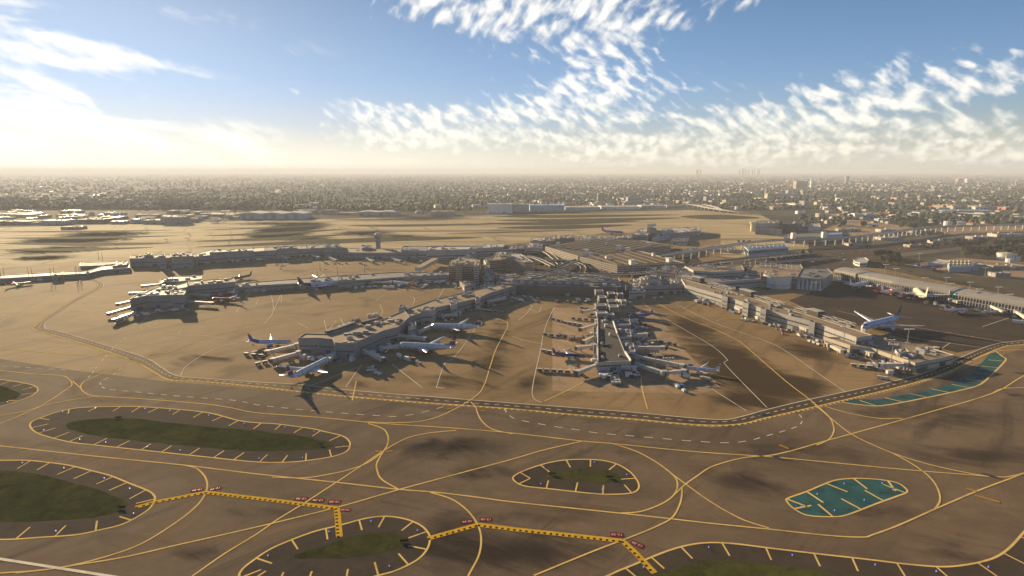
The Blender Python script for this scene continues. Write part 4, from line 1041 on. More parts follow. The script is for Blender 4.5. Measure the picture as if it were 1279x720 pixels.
for i, (x0, x1, yb, h, lb, w, r) in enumerate(hangars):
    a, b = G(x0, yb), G(x1, yb); d = (b - a).normalized(); nb = Vector((-d.y, d.x, 0)); D = min(90, (b - a).length * .7)
    t = building('hangar', lb.replace('left of', 'beside'), 'hangar', [([Vector((q.x, q.y)) for q in (a, b, b + nb * D, a + nb * D)], h)], w, r, win=None, units=6, doors=1.3, parapet=.4, seed=100 + i)
p = G(523, 266.5); dm = thing('storage_dome', 'white domed shelter between the twin hangar and the lone tan hangar', 'dome', (p.x, p.y, 0), world=True)
MB().loft([[(p.x + 17 * math.cos(u) * math.cos(v), p.y + 20 + 17 * math.sin(u) * math.cos(v), 11 * math.sin(v)) for u in [2 * math.pi * i / 20 for i in range(20)]] for v in [k * math.pi / 2 / 6 for k in range(7)]], cap=False).build('dome_shell', roof_white, dm, smooth=True)
MB().box((p.x, p.y + 3.2, 2.5), (8, 1, 5)).build('dome_door', metal_dk, dm)
# control tower
def tower(px, py, ptop, label):
    p = G(px, py); H = H0 - (ptop - 213.5) / (py - 213.5) * H0; w = 4.9
    t = thing('control_tower', label, 'tower', (p.x, p.y, 0), world=True)
    mb = MB(); rings = []
    for z, r in ((0, w), (H * .45, w * .85), (H * .52, w * .98), (H * .60, w), (H * .66, w * .86), (H * .70, w * 1.25)):
        rings.append([(p.x + r * math.cos(math.pi / 8 + math.pi * i / 4), p.y + r * math.sin(math.pi / 8 + math.pi * i / 4), z) for i in range(8)])
    mb.loft(rings).build('shaft', wall_grey, t)
    rings = [[(p.x + r * math.cos(math.pi / 8 + math.pi * i / 4), p.y + r * math.sin(math.pi / 8 + math.pi * i / 4), z) for i in range(8)] for z, r in ((H * .70 + .1, w * 1.12), (H * .84, w * 1.38))]
    MB().loft(rings).build('cab_glazing', glass_b, t)
    rings = [[(p.x + r * math.cos(math.pi / 8 + math.pi * i / 4), p.y + r * math.sin(math.pi / 8 + math.pi * i / 4), z) for i in range(8)] for z, r in ((H * .84 + .1, w * 1.5), (H * .93, w * 1.5), (H, w * .9))]
    MB().loft(rings).build('cab_roof', wall_light, t)
    MB().tube((p.x, p.y, H), (p.x, p.y, H + 6), .3).build('antenna', metal_dk, t)
    return t
tower(473, 316, 290, 'grey ramp control tower with flared cab rising behind the rear concourse')
p = G(494.5, 268.5); tw = thing('control_tower', 'small flat topped tower beside the pale twin hangar', 'tower', (p.x, p.y, 0), world=True)
MB().box((p.x, p.y + 8, 14), (12, 12, 28)).build('shaft', wall_grey, tw); MB().box((p.x, p.y + 8, 31), (18, 18, 6)).build('cab', glass_b, tw); MB().box((p.x, p.y + 8, 34.6), (20, 20, 1.2)).build('cab_roof', wall_tan, tw)
# taller blocks in the near city
for i, (x, yb, w, yt, wm_, lb) in enumerate([(751, 252, 9, 241.5, wall_tan, 'plain brown tower block behind the silver hangars'), (793, 254, 18, 246, wall_blue, 'blue grey office slab behind the cargo sheds'), (739, 254.5, 13, 249.5, wall_cream, 'cream low office beside the brown tower block'), (983, 249, 22, 242, wall_blue, 'blue green glass slab in the eastern suburbs'), (965, 250.5, 14, 241.5, wall_cream, 'cream terraced block beside the blue green slab'),
        (1001, 236, 14, 226, wall_tan, 'brown block of three towers far in the eastern city'), (1015, 235, 5, 226, wall_white, 'slim white tower far in the eastern city'), (1058, 229.5, 4, 220, wall_tan, 'slim dark tower near the horizon'), (1211, 228, 7, 223, wall_white, 'white block near the horizon'), (1200, 228, 7, 223, veh_orange, 'reddish block near the horizon'), (433, 243, 8, 235, wall_cream, 'lone pale block in the suburbs beyond the tower'), (925, 247, 26, 241, leaf3, 'dark green clad block beyond the airfield')]):
    a, b = G(x - w / 2, yb), G(x + w / 2, yb); H = H0 - (yt - 213.5) / (yb - 213.5) * H0; L = (b - a).length
    building('tower_block', lb, 'tower block', [([Vector((a.x, a.y)), Vector((b.x, b.y)), Vector((b.x, b.y + L * .6)), Vector((a.x, a.y + L * .6))], H)], wm_, roof_grey, win=[(4 + 7 * k, 2.6) for k in range(6)], units=5, seed=200 + i)
# ---------------------------------------------------------------- roads in the air
def deck(name, label, cat, pts, z, w, cols, mcol=None, mdeck=None, rail=True, th=1.6, col_r=1.3, twin=False):
    """pts in photograph points taken at deck height; z a number or one per point"""
    zs = z if isinstance(z, (list, tuple)) else [z] * len(pts)
    q = smooth_px(pts, sub=10); 
    W = []
    for i, a in enumerate(q):
        u = i / (len(q) - 1) * (len(pts) - 1); k = min(int(u), len(pts) - 2); zz = zs[k] + (zs[k + 1] - zs[k]) * (u - k); W.append(G(a[0], a[1], zz))
    t = thing(name, label, cat, (W[0].x, W[0].y, 0), world=True)
    L, Rr = [], []
    n = len(W)
    def ring(i, offs):
        d = (W[min(i + 1, n - 1)] - W[max(i - 1, 0)]); d.z = 0; d.normalize(); nn = Vector((-d.y, d.x, 0)); return [W[i] + nn * o + Vector((0, 0, dz)) for o, dz in offs]
    MB().loft([ring(i, ((-w / 2, 0), (w / 2, 0), (w / 2 * .7, -th), (-w / 2 * .7, -th))) for i in range(n)]).build('deck', mdeck or MATS['road_asphalt'], t)
    if rail:
        for s in (-1, 1):
            MB().loft([ring(i, ((s * w / 2 - .2, -.6), (s * w / 2 + .2, -.6), (s * w / 2 + .2, 1.0), (s * w / 2 - .2, 1.0))) for i in range(n)]).build('parapet', wall_light, t)
    T = length(W); k = int(T / cols) if cols else 0
    for j in range(min(k, 95)):
        s = (j + .5) * T / k; acc = 0
        for a, b in zip(W, W[1:]):
            l = (Vector(b[:2]) - Vector(a[:2])).length
            if acc + l >= s:
                p = a.lerp(b, (s - acc) / l); break
            acc += l
        if p.z - th > 1.5: MB().tube((p.x, p.y, 0), (p.x, p.y, p.z - th + .1), col_r, col_r, n=10).build('column', mcol or wall_light, t)
    return t
guide = mat('guideway_concrete', (.34, .355, .37), .65, var=.12)
deck('guideway', 'long elevated people mover guideway on a row of white columns', 'viaduct', PX("826,319 860,314 940,302 1000,298.6 1040,297.6 1070,295 1100,291.5 1140,286 1180,282.3 1230,281 1300,279 1420,276"), 14, 10, 24, wall_white, guide, th=2.2, col_r=1.25)
deck('access_viaduct', 'raised terminal access road crowded with cars in front of the blue station', 'viaduct', PX("870,331.5 900,326.5 940,322.5 980,318.5 1010,315.5"), [9, 9, 9, 8, 3], 18, 26)
deck('access_viaduct', 'raised road curving in front of the slab block', 'viaduct', PX("660,345 690,338 715,332 735,329"), [7, 7, 7, 5], 9, 22)
deck('access_viaduct', 'raised ramp sweeping toward the broad parking garage', 'viaduct', PX("640,316 660,313 680,314 692,322 700,330"), [6, 7, 7, 6, 3], 9, 22)
deck('access_viaduct', 'curved ramp looping below the garage corner', 'viaduct', PX("665,327 690,325 712,326 728,333 726,342"), [3, 5, 6, 6, 6], 8, 22)
deck('access_viaduct', 'low ramp running past the hotel blocks into the core', 'viaduct', PX("598,322 620,320 645,318 668,322 690,332"), [3, 5, 6, 6, 5], 8, 22)
deck('access_viaduct', 'straight raised road between the two parking garages', 'viaduct', PX("700,333 722,324 760,316 800,311 840,307"), [6, 7, 7, 7, 4], 9, 24)
deck('access_viaduct', 'raised road along the hall with the terrace', 'viaduct', PX("850,342 900,335 950,329 1000,325 1040,322"), [5, 7, 7, 5, 2], 10, 24)
deck('access_viaduct', 'long upper roadway along the terminal front', 'viaduct', PX("655,340 700,341.5 750,342.5 800,341 850,335.5 880,330"), 8, 12, 26)
deck('highway_ramp', 'white sweeping highway ramp beyond the end of the airfield', 'viaduct', PX("853,254.5 868,256 885,259.5 905,262.5 930,265.5 962,268.5"), [12, 11, 10, 8, 5, 1], 16, 45, wall_white, roof_white)
deck('highway_ramp', 'second white ramp joining the sweeping highway ramp', 'viaduct', PX("866,254.5 880,255.5 892,258 900,261.5"), [12, 11, 9, 8], 12, 45, wall_white, roof_white)
deck('highway_bridge', 'long pale road bridge in the eastern suburbs', 'viaduct', PX("1113,261.5 1150,263 1200,265.5 1240,268 1300,269"), 8, 16, 50, wall_light, roof_white)
# ---------------------------------------------------------------- aircraft
def lerp(a, b, t): return a + (b - a) * t
def airliner(label, nose, tail, body, fin, belly=None, wing=None, L=None, fin_strips=None, engine=None, tailm=None, span=.92, seed=0, lights=False, name='airliner', fins_h=1.15):
    """nose and tail are the ground points under them, as seen in the photograph"""
    a, b = G(*nose), G(*tail); d = (a - b); 
    if L is None: L = d.length
    d.normalize(); c = a - d * L / 2
    t = thing(name, label, 'aeroplane', (c.x, c.y, .2), math.atan2(d.y, d.x), 'airliners parked at the terminal')
    r = L * .054; zc = L * .098; belly = belly or body; wing = wing or silver_ac
    S = [(0, .02, -.28), (.008, .28, -.22), (.022, .50, -.16), (.05, .76, -.07), (.09, .95, -.01), (.125, 1, 0), (.66, 1, 0), (.74, .95, .05), (.82, .78, .2), (.90, .53, .40), (.96, .30, .56), (1.0, .10, .66)]
    N_ = 20; mb = MB(); rings = []
    # three skins along and around the tube: body, belly, tail cone
    for u, k, dz in S:
        x = L / 2 - u * L
        rings.append([(x, r * k * math.sin(2 * math.pi * i / N_), zc + dz * r + r * k * 1.04 * -math.cos(2 * math.pi * i / N_)) for i in range(N_)])
    b0 = len(mb.v); mb.loft(rings)
    for fi in range((len(S) - 1) * N_):
        k, i = divmod(fi, N_); j = min(i, N_ - 1 - i)
        mb.mi[fi] = 1 if j <= 2 else (2 if S[k][0] >= .74 else 0)
    f = mb.build('fuselage', [body, belly, tailm or body], t, smooth=True)
    for s in (-1, 1):
        w = MB()
        for k in range(int(L * .52 / (L * .0145))):
            x = L / 2 - L * .15 - k * L * .0145
            w.box((x, s * r * .985, zc + r * .22), (L * .006, r * .06, r * .17))
        w.build('window_pane', glass, t)
        for k in range(2): MB().box((L / 2 - L * (.145 if k == 0 else .62), s * r * .985, zc + r * .12), (L * .016, r * .07, r * .5)).build('cabin_door', steel, t)
    # cockpit glazing
    MB().add([(L / 2 - L * .030, 0, zc + r * .50), (L / 2 - L * .034, r * .42, zc + r * .40), (L / 2 - L * .052, r * .70, zc + r * .42), (L / 2 - L * .056, r * .60, zc + r * .66), (L / 2 - L * .048, 0, zc + r * .82), (L / 2 - L * .056, -r * .60, zc + r * .66), (L / 2 - L * .052, -r * .70, zc + r * .42), (L / 2 - L * .034, -r * .42, zc + r * .40)],
             [(0, 1, 3, 4), (1, 2, 3), (4, 5, 7, 0), (5, 6, 7)]).build('cockpit_window', glass, t)
    def foil(secs, th):
        """secs: (x lead, x trail, y, z); returns rings of a thin lens section"""
        rr = []
        for xl, xt, y, z, q in secs:
            ch = xl - xt; h = ch * th * q
            rr.append([(xl, y, z), (xl - ch * .22, y, z + h), (xl - ch * .6, y, z + h * .75), (xt, y, z), (xt + ch * .35, y, z - h * .5), (xl - ch * .2, y, z - h * .6)])
        return rr
    hs = L * span / 2
    for s in (-1, 1):
        secs = [(L * .175, -L * .085, s * r * .5, zc - r * .55, 1), (L * .145, -L * .085, s * r * 1.1, zc - r * .5, 1), (L * .025, -L * .098, s * hs * .38, zc - r * .12, .8), (-L * .130, -L * .175, s * hs * .93, zc + r * .75, .6), (-L * .178, -L * .198, s * hs, zc + r * (1.0), .4)]
        rg_ = foil(secs, .11)
        if s < 0: rg_ = [list(reversed(q)) for q in rg_]
        wo = MB().loft(rg_).build('wing', wing, t, smooth=True)
        wl = [(-L * .150, s * hs * .965, zc + r * .8), (-L * .180, s * hs * .97, zc + r * .85), (-L * .205, s * hs * 1.0, zc + r * 1.75), (-L * .192, s * hs * 1.0, zc + r * 1.75)]
        o = Vector((0, s * .12, 0))
        MB().loft([[Vector(v) for v in wl], [Vector(v) + o for v in wl]]).build('winglet', fin, wo)
        for k in (.45, .68):
            y = s * hs * k; x = lerp(-L * .085, -L * .165, (k - .38) / .55); z = lerp(zc - r * .12, zc + r * .75, (k - .38) / .55) - r * .14
            MB().tube((x + L * .05, y, z), (x - L * .018, y, z), r * .11, r * .04, 6).build('flap_fairing', wing, wo)
        # engine
        ey = s * hs * .335; ex = L * .105; ez = zc - r * .92; er = r * .56
        e = MB(); prof = [(0, .80), (.004, .90), (.02, 1.0), (.05, .99), (.075, .78), (.088, .70)]
        e.loft([[(ex - u * L, ey + er * k * math.cos(2 * math.pi * i / 16), ez + er * k * math.sin(2 * math.pi * i / 16)) for i in range(16)] for u, k in prof], cap=False)
        eo = e.build('engine', engine or body, t, smooth=True)
        MB().tube((ex - L * .012, ey, ez), (ex - L * .014, ey, ez), er * .82, n=16).build('fan', metal_dk, eo)
        MB().loft([[(ex - u * L, ey + er * k * math.cos(2 * math.pi * i / 12), ez + er * k * math.sin(2 * math.pi * i / 12)) for i in range(12)] for u, k in ((.08, .6), (.105, .45), (.122, .12))]).build('exhaust_cone', metal_dk, eo, smooth=True)
        MB().beam((ex - L * .03, ey, ez + er * .9), (ex - L * .085, ey, zc - r * .28), r * .14, r * .42).build('pylon', wing, eo)
        # tailplane
        sec = [(-L * .385, -L * .475, s * r * .25, zc + r * .55, 1), (-L * .455, -L * .49, s * L * .165, zc + r * .85, .7)]
        rg_ = foil(sec, .09)
        if s < 0: rg_ = [list(reversed(q)) for q in rg_]
        MB().loft(rg_).build('tailplane', tailm if False else wing, t, smooth=True)
        # main gear
        g = MB(); gx, gy = -L * .03, s * r * 1.35
        g.tube((gx, gy, L * .016), (gx, gy, zc - r * .5), r * .12, n=6); go = g.build('main_gear', steel, t)
        for k in (-1, 1):
            MB().tube((gx + k * L * .011, gy - r * .28, L * .0125), (gx + k * L * .011, gy + r * .28, L * .0125), L * .0125, n=12).build('wheel', tyre, go)
    # fin, in strips where the livery has them
    z0, z1 = zc + r * .72, zc + r * .8 + L * .140 * fins_h; th = L * .005
    strips = fin_strips or [fin]
    n = len(strips)
    def at(u):
        z = lerp(z0, z1, u); return lerp(-L * .352, -L * .475, u), lerp(-L * .482, -L * .512, u), z, lerp(th * 1.5, th * .5, u)
    fm = MB()
    fm.loft([[(-L * .28, 0, zc + r * .9), (-L * .36, -th, zc + r * .8), (-L * .36, th, zc + r * .8)], [(-L * .352, 0, z0 + r * .6)] * 3], cap=False)
    for k in range(n):
        rr = []
        for u in (k / n, (k + 1) / n):
            xl, xt, z, h = at(u); xm = lerp(xl, xt, .3)
            rr.append([(xl, 0, z), (xm, -h, z), (xt, -h * .2, z), (xt, h * .2, z), (xm, h, z)])
        fm.loft(rr, m=k)
    fm.build('tail_fin', strips if n > 1 else strips[0], t)
    g = MB(); g.tube((L * .40, 0, L * .012), (L * .40, 0, zc - r * .8), r * .09, n=6); go = g.build('nose_gear', steel, t)
    MB().tube((L * .40, -r * .22, L * .010), (L * .40, r * .22, L * .010), L * .010, n=12).build('wheel', tyre, go)
    if lights:
        for s, m in ((1, lamp_red), (-1, lamp_green)):
            MB().box((-L * .165, s * hs * .985, zc + r * 1.0), (.9, .9, .7)).build('position_light', m, t)
    return t
lamp_red = mat('position_lamp_red', (.8, .05, .03), .4, emit=(1, .08, .05, 9)); lamp_green = mat('position_lamp_green', (.05, .7, .4), .4, emit=(.08, 1, .5, 9))
usa = [navy_ac, navy_ac, red_ac, navy_ac, white_ac, navy_ac, red_ac, navy_ac, navy_ac]
usb = [navy_ac, red_ac, navy_ac, red_ac, navy_ac]
A = airliner
A('silver striped tail jet whose long shadow falls across the service road', (412, 455), (360.5, 482), silver_ac, navy_ac, fin_strips=usa, tailm=silver_ac, span=.95)
A('silver jet with striped tail, docked in the middle of the three beside the tan concourse', (496, 438), (570, 442), silver_ac, navy_ac, fin_strips=usa, belly=silver_ac, engine=red_ac, span=.90)
A('silver jet with striped tail, docked deepest of the three beside the tan concourse', (538, 413), (602, 415), silver_ac, navy_ac, fin_strips=usa, engine=red_ac, span=.90)
A('blue and white jet with an orange tipped tail at the head of the tan concourse', (365, 432), (311, 432), sky_ac, blue_ac, belly=white_ac, fin_strips=[blue_ac, blue_ac, blue_ac, veh_orange], tailm=blue_ac, wing=white_ac, engine=blue_ac, span=.92)
A('pale blue widebody jet with dark green tail beside the people mover concourse', (1076, 417), (1123, 405), sky_ac, green_ac, belly=white_ac, tailm=sky_ac, wing=silver_ac, span=1.0)
A('white silver jet with pale tail at the outer end of the narrow pier', (851, 463), (899, 468), silver_ac, white_ac, belly=white_ac, fin_strips=[white_ac, silver_ac, white_ac, navy_ac, white_ac], span=.85)
A('navy blue jet nosed in to the near side of the narrow pier', (733, 449), (690, 447), navy_ac, navy_ac, belly=orange_ac, fin_strips=[red_ac, navy_ac, blue_ac], tailm=navy_ac, wing=silver_ac, engine=white_ac, span=.72)
A('navy jet with blue violet tail on the far side of the narrow pier', (785, 398), (815, 396), navy_ac, blue_ac, belly=red_ac, tailm=navy_ac, wing=silver_ac, span=.8)
A('black jet with a curled black tail behind the satellite terminal', (286, 351.5), (315, 347), black_ac, black_ac, tailm=black_ac, wing=silver_ac, span=.8)
A('red jet with a white tail docked closest to the satellite wall', (263, 369.5), (294, 371), red_ac, white_ac, wing=silver_ac, belly=veh_grey, tailm=red_ac, span=.8)
A('red jet with a white tail parked outermost beside the satellite', (264, 376.5), (297, 378), red_ac, white_ac, wing=silver_ac, belly=veh_grey, tailm=red_ac, span=.8)
A('blue and white widebody with navy tail beside the slim link', (431, 357.5), (373, 363), sky_ac, navy_ac, belly=white_ac, tailm=navy_ac, wing=white_ac, engine=navy_ac, span=.9)
A('white jet with an orange tail docked along the slim link', (490, 355.5), (518, 359), white_ac, orange_ac, tailm=orange_ac, wing=silver_ac, span=.8)
A('white jet with a red tail at the hotel end of the slim link', (538, 354.5), (563, 353.5), white_ac, red_ac, tailm=red_ac, wing=silver_ac, span=.8)
A('small orange tailed jet on the hidden side of the slim link', (402, 352), (390, 347.5), silver_ac, orange_ac, tailm=orange_ac, wing=silver_ac, span=.8)
A('purple and white jet out beyond the parking garages', (779, 293.5), (751, 291.5), purple_ac, purple_ac, belly=white_ac, wing=silver_ac, span=.8)
A('white jet with a navy tail behind the parking garages', (716, 304), (734, 303), white_ac, navy_ac, wing=silver_ac, span=.8)
A('red and white jet at the inner end of the ribbed concourse', (1048, 353), (1019, 352), white_ac, red_ac, belly=red_ac, tailm=red_ac, wing=silver_ac, span=.7)
A('silver white jet nosed in beside the red and white jet at the ribbed concourse', (1085, 357), (1060, 362), white_ac, white_ac, wing=silver_ac, span=.85)
A('red white jet at the middle of the ribbed concourse', (1128, 366), (1099, 372), veh_cream, white_ac, belly=red_ac, wing=red_ac, tailm=white_ac, span=.85)
A('cream jet with lit red and green wing lamps at the ribbed concourse', (1140, 366), (1156, 380), cream_ac, cream_ac, wing=silver_ac, span=.95, lights=True)
A('red and grey jet furthest along the ribbed concourse', (1208, 390), (1178, 392), silver_ac, white_ac, belly=red_ac, wing=red_ac, tailm=white_ac, span=.85)
A('small blue tailed jet by the outer bridge of the ribbed concourse', (1253, 390), (1234, 393), sky_ac, blue_ac, wing=silver_ac, span=.8)
A('purple tailed white jet standing beyond the ribbed concourse', (1178, 336.5), (1145, 337), purple_ac, purple_ac, belly=white_ac, wing=silver_ac, span=.7)
A('white jet parked in front of the triple peaked hangar', (263, 279), (279, 277), white_ac, silver_ac, wing=silver_ac, span=.8)
A('small dark jet with lit wing lamps under the thin pale pier', (42, 355), (8, 359), veh_grey, navy_ac, wing=veh_grey, span=.8, lights=True)
A('white freighter on the dark runway strip near the beige turret building', (1098, 283), (1060, 281), white_ac, navy_ac, wing=silver_ac, span=.7, L=45)
# ---------------------------------------------------------------- jet bridges
def bridge(p0, p1, label, z0=5.2, head=None, group='jet bridges on the aprons', mats=None):
    """rotunda at p0 by the wall, cab at p1"""
    a, b = G(*p0), G(*p1); d = (b - a); L = d.length; d.normalize(); rz = math.atan2(d.y, d.x)
    m = mats or bridge_wh
    t = thing('jet_bridge', label, 'jet bridge', (a.x, a.y, 0), world=True, group=group)
    MB().tube((a.x, a.y, 2.6), (a.x, a.y, 6.2), 2.1, n=14).build('rotunda', wall_light, t)
    MB().tube((a.x, a.y, 0), (a.x, a.y, 2.6), 1.0, n=10).build('pedestal', wall_grey, t)
    up = Vector((0, 0, 1)); A = a + up * 4.4; B = b + up * 4.0
    q = A + d * 2; m1 = A.lerp(B, .52); m2 = B - d * 2.2
    t1 = MB().beam(q, m1, 2.2, 2.3).build('inner_tunnel', m, t)
    t2 = MB().beam(m1 - d * 1.2, m2, 2.7, 2.8).build('outer_tunnel', m, t)
    s = MB()
    nn = Vector((-d.y, d.x, 0))
    for sg in (-1, 1):
        k = (m2 - m1).length; s.beam(m1 + nn * sg * 1.37 + up * .3 + d * .6, m2 + nn * sg * 1.37 + up * .3 - d * .8, .06, .7)
    s.build('window_strip', glass, t2)
    c = MB(); c.tube(B + d * .2 - up * 1.6, B + d * .2 + up * 1.6, 2.2, n=12); c.build('cab', m, t)
    MB().beam(B + d * 2.2, B + d * 3.7, 3.2, 3.2).build('canopy_bellows', metal_dk, t)
    g = A.lerp(B, .84)
    gm = MB(); gm.box((g.x - nn.x * 1.5, g.y - nn.y * 1.5, 1.6), (.5, .5, 2.4), rz); gm.box((g.x + nn.x * 1.5, g.y + nn.y * 1.5, 1.6), (.5, .5, 2.4), rz); gm.box((g.x, g.y, 2.5), (.8, 4.2, .5), rz)
    go = gm.build('drive_column', steel, t)
    for sg in (-1, 1):
        w = g + nn * sg * 1.5; MB().tube((w.x - nn.x * .5, w.y - nn.y * .5, .62), (w.x + nn.x * .5, w.y + nn.y * .5, .62), .6, n=10).build('wheel', tyre, go)
    return t
BR = [
 ((371, 437), (336, 445), 'cream jet bridge reaching to the blue and white jet'), ((373, 447), (343, 455), 'cream jet bridge below the one at the blue and white jet'), ((417, 449), (411, 455), 'short jet bridge at the nose of the jet over the service road'),
 ((456, 445), (477, 454), 'cream jet bridge standing free beside the faceted head, no jet docked'), ((476, 441), (496, 438), 'white jet bridge at the nose of the middle silver jet'), ((498, 425), (530, 428), 'long white jet bridge between the middle and deepest silver jets'),
 ((524, 420), (537, 413), 'white jet bridge at the nose of the deepest silver jet'), ((553, 399), (569, 397), 'white jet bridge just past the deepest silver jet toward the terminal'), ((610, 381), (630, 376), 'white jet bridge at the root of the tan concourse'),
 ((746, 391), (729, 393.5), 'small jet bridge at the root of the narrow pier'), ((746, 410), (727, 416), 'white jet bridge second out on the west side of the narrow pier'), ((746, 424), (730, 432), 'white jet bridge over orange carts on the narrow pier'), ((742, 438), (722, 440), 'angled jet bridge beside the navy jet on the narrow pier'), ((746, 462), (722, 471), 'white jet bridge with yellow loader at the pier corner'),
 ((772, 463), (792, 466), 'white jet bridge lying along the end of the narrow pier'), ((795, 462), (828, 472), 'long grey jet bridge leading off the pier corner'), ((830, 472.5), (853, 470), 'white jet bridge to the jet at the outer pier end'), ((793, 451), (851, 463), 'very long jet bridge along the white silver jet'),
 ((793, 440), (827, 440), 'long straight jet bridge halfway along the narrow pier'), ((790, 424), (806, 423), 'short jet bridge over a blue tarpaulin on the narrow pier'), ((784, 406), (794, 405), 'jet bridge at the navy jet with violet tail'), ((770, 377), (777, 382), 'tiny jet bridge beside the terminal front at the narrow pier'),
 ((878, 374), (889, 378), 'cream jet bridge innermost on the people mover concourse'), ((912, 386), (925, 391), 'cream jet bridge second along the people mover concourse'), ((945, 396.5), (964, 403), 'cream jet bridge third along the people mover concourse'), ((986, 409), (1008, 417), 'cream jet bridge fourth along the people mover concourse'),
 ((1035, 437), (1051, 444), 'cream jet bridge under the cream end wall of the people mover concourse'), ((1062, 438), (1087, 448), 'large cream jet bridge at the outer end of the people mover concourse'), ((1130, 462), (1100, 462), 'grey jet bridge beside the service road at the tip of the people mover concourse'), ((1149, 441), (1168, 441), 'white jet bridge on the back of the people mover concourse tip'), ((1078, 424), (1078, 416), 'pale jet bridge at the widebody with dark green tail'),
 ((1236, 386.5), (1252, 394), 'cream jet bridge outermost on the ribbed concourse'), ((1268, 394), (1282, 402), 'cream jet bridge at the frame edge of the ribbed concourse'), ((1097, 361), (1108, 362), 'white jet bridge at the red white jet on the ribbed concourse'), ((1186, 379), (1196, 381), 'white jet bridge at the red and grey jet on the ribbed concourse'),
 ((166, 388), (139, 396), 'jet bridge fourth around the satellite head'), ((168, 396), (145, 404), 'jet bridge lowest on the satellite head'), ((182, 377), (150, 384), 'jet bridge third around the satellite head'), ((186, 369), (166, 370.5), 'jet bridge second around the satellite head'), ((201, 359), (181, 361), 'jet bridge uppermost on the satellite head'),
 ((212, 384), (230, 386), 'jet bridge beneath the front wing of the satellite'), ((232, 381), (264, 383), 'jet bridge at the outermost red jet'), ((236, 371), (262, 373), 'jet bridge at the inner red jet'),
 ((418, 356), (428, 357.5), 'jet bridge at the nose of the blue and white widebody'), ((466, 356), (488, 356), 'jet bridge at the orange tailed jet'), ((530, 354), (538, 355), 'jet bridge at the red tailed jet by the hotel'),
 ((208, 331), (216, 334), 'jet bridge westernmost on the shaded rear concourse'), ((285, 327), (293, 329.5), 'jet bridge second along the shaded rear concourse'), ((318, 325), (326, 328), 'jet bridge third along the shaded rear concourse'), ((352, 323), (360, 326), 'jet bridge fourth along the shaded rear concourse'), ((390, 321.5), (398, 324.5), 'jet bridge fifth along the shaded rear concourse'), ((412, 325), (420, 328), 'jet bridge sixth along the shaded rear concourse'), ((458, 326), (466, 329), 'jet bridge seventh along the shaded rear concourse'), ((490, 326), (500, 329), 'jet bridge eighth along the shaded rear concourse')]
for p0, p1, lb in BR: bridge(p0, p1, lb)
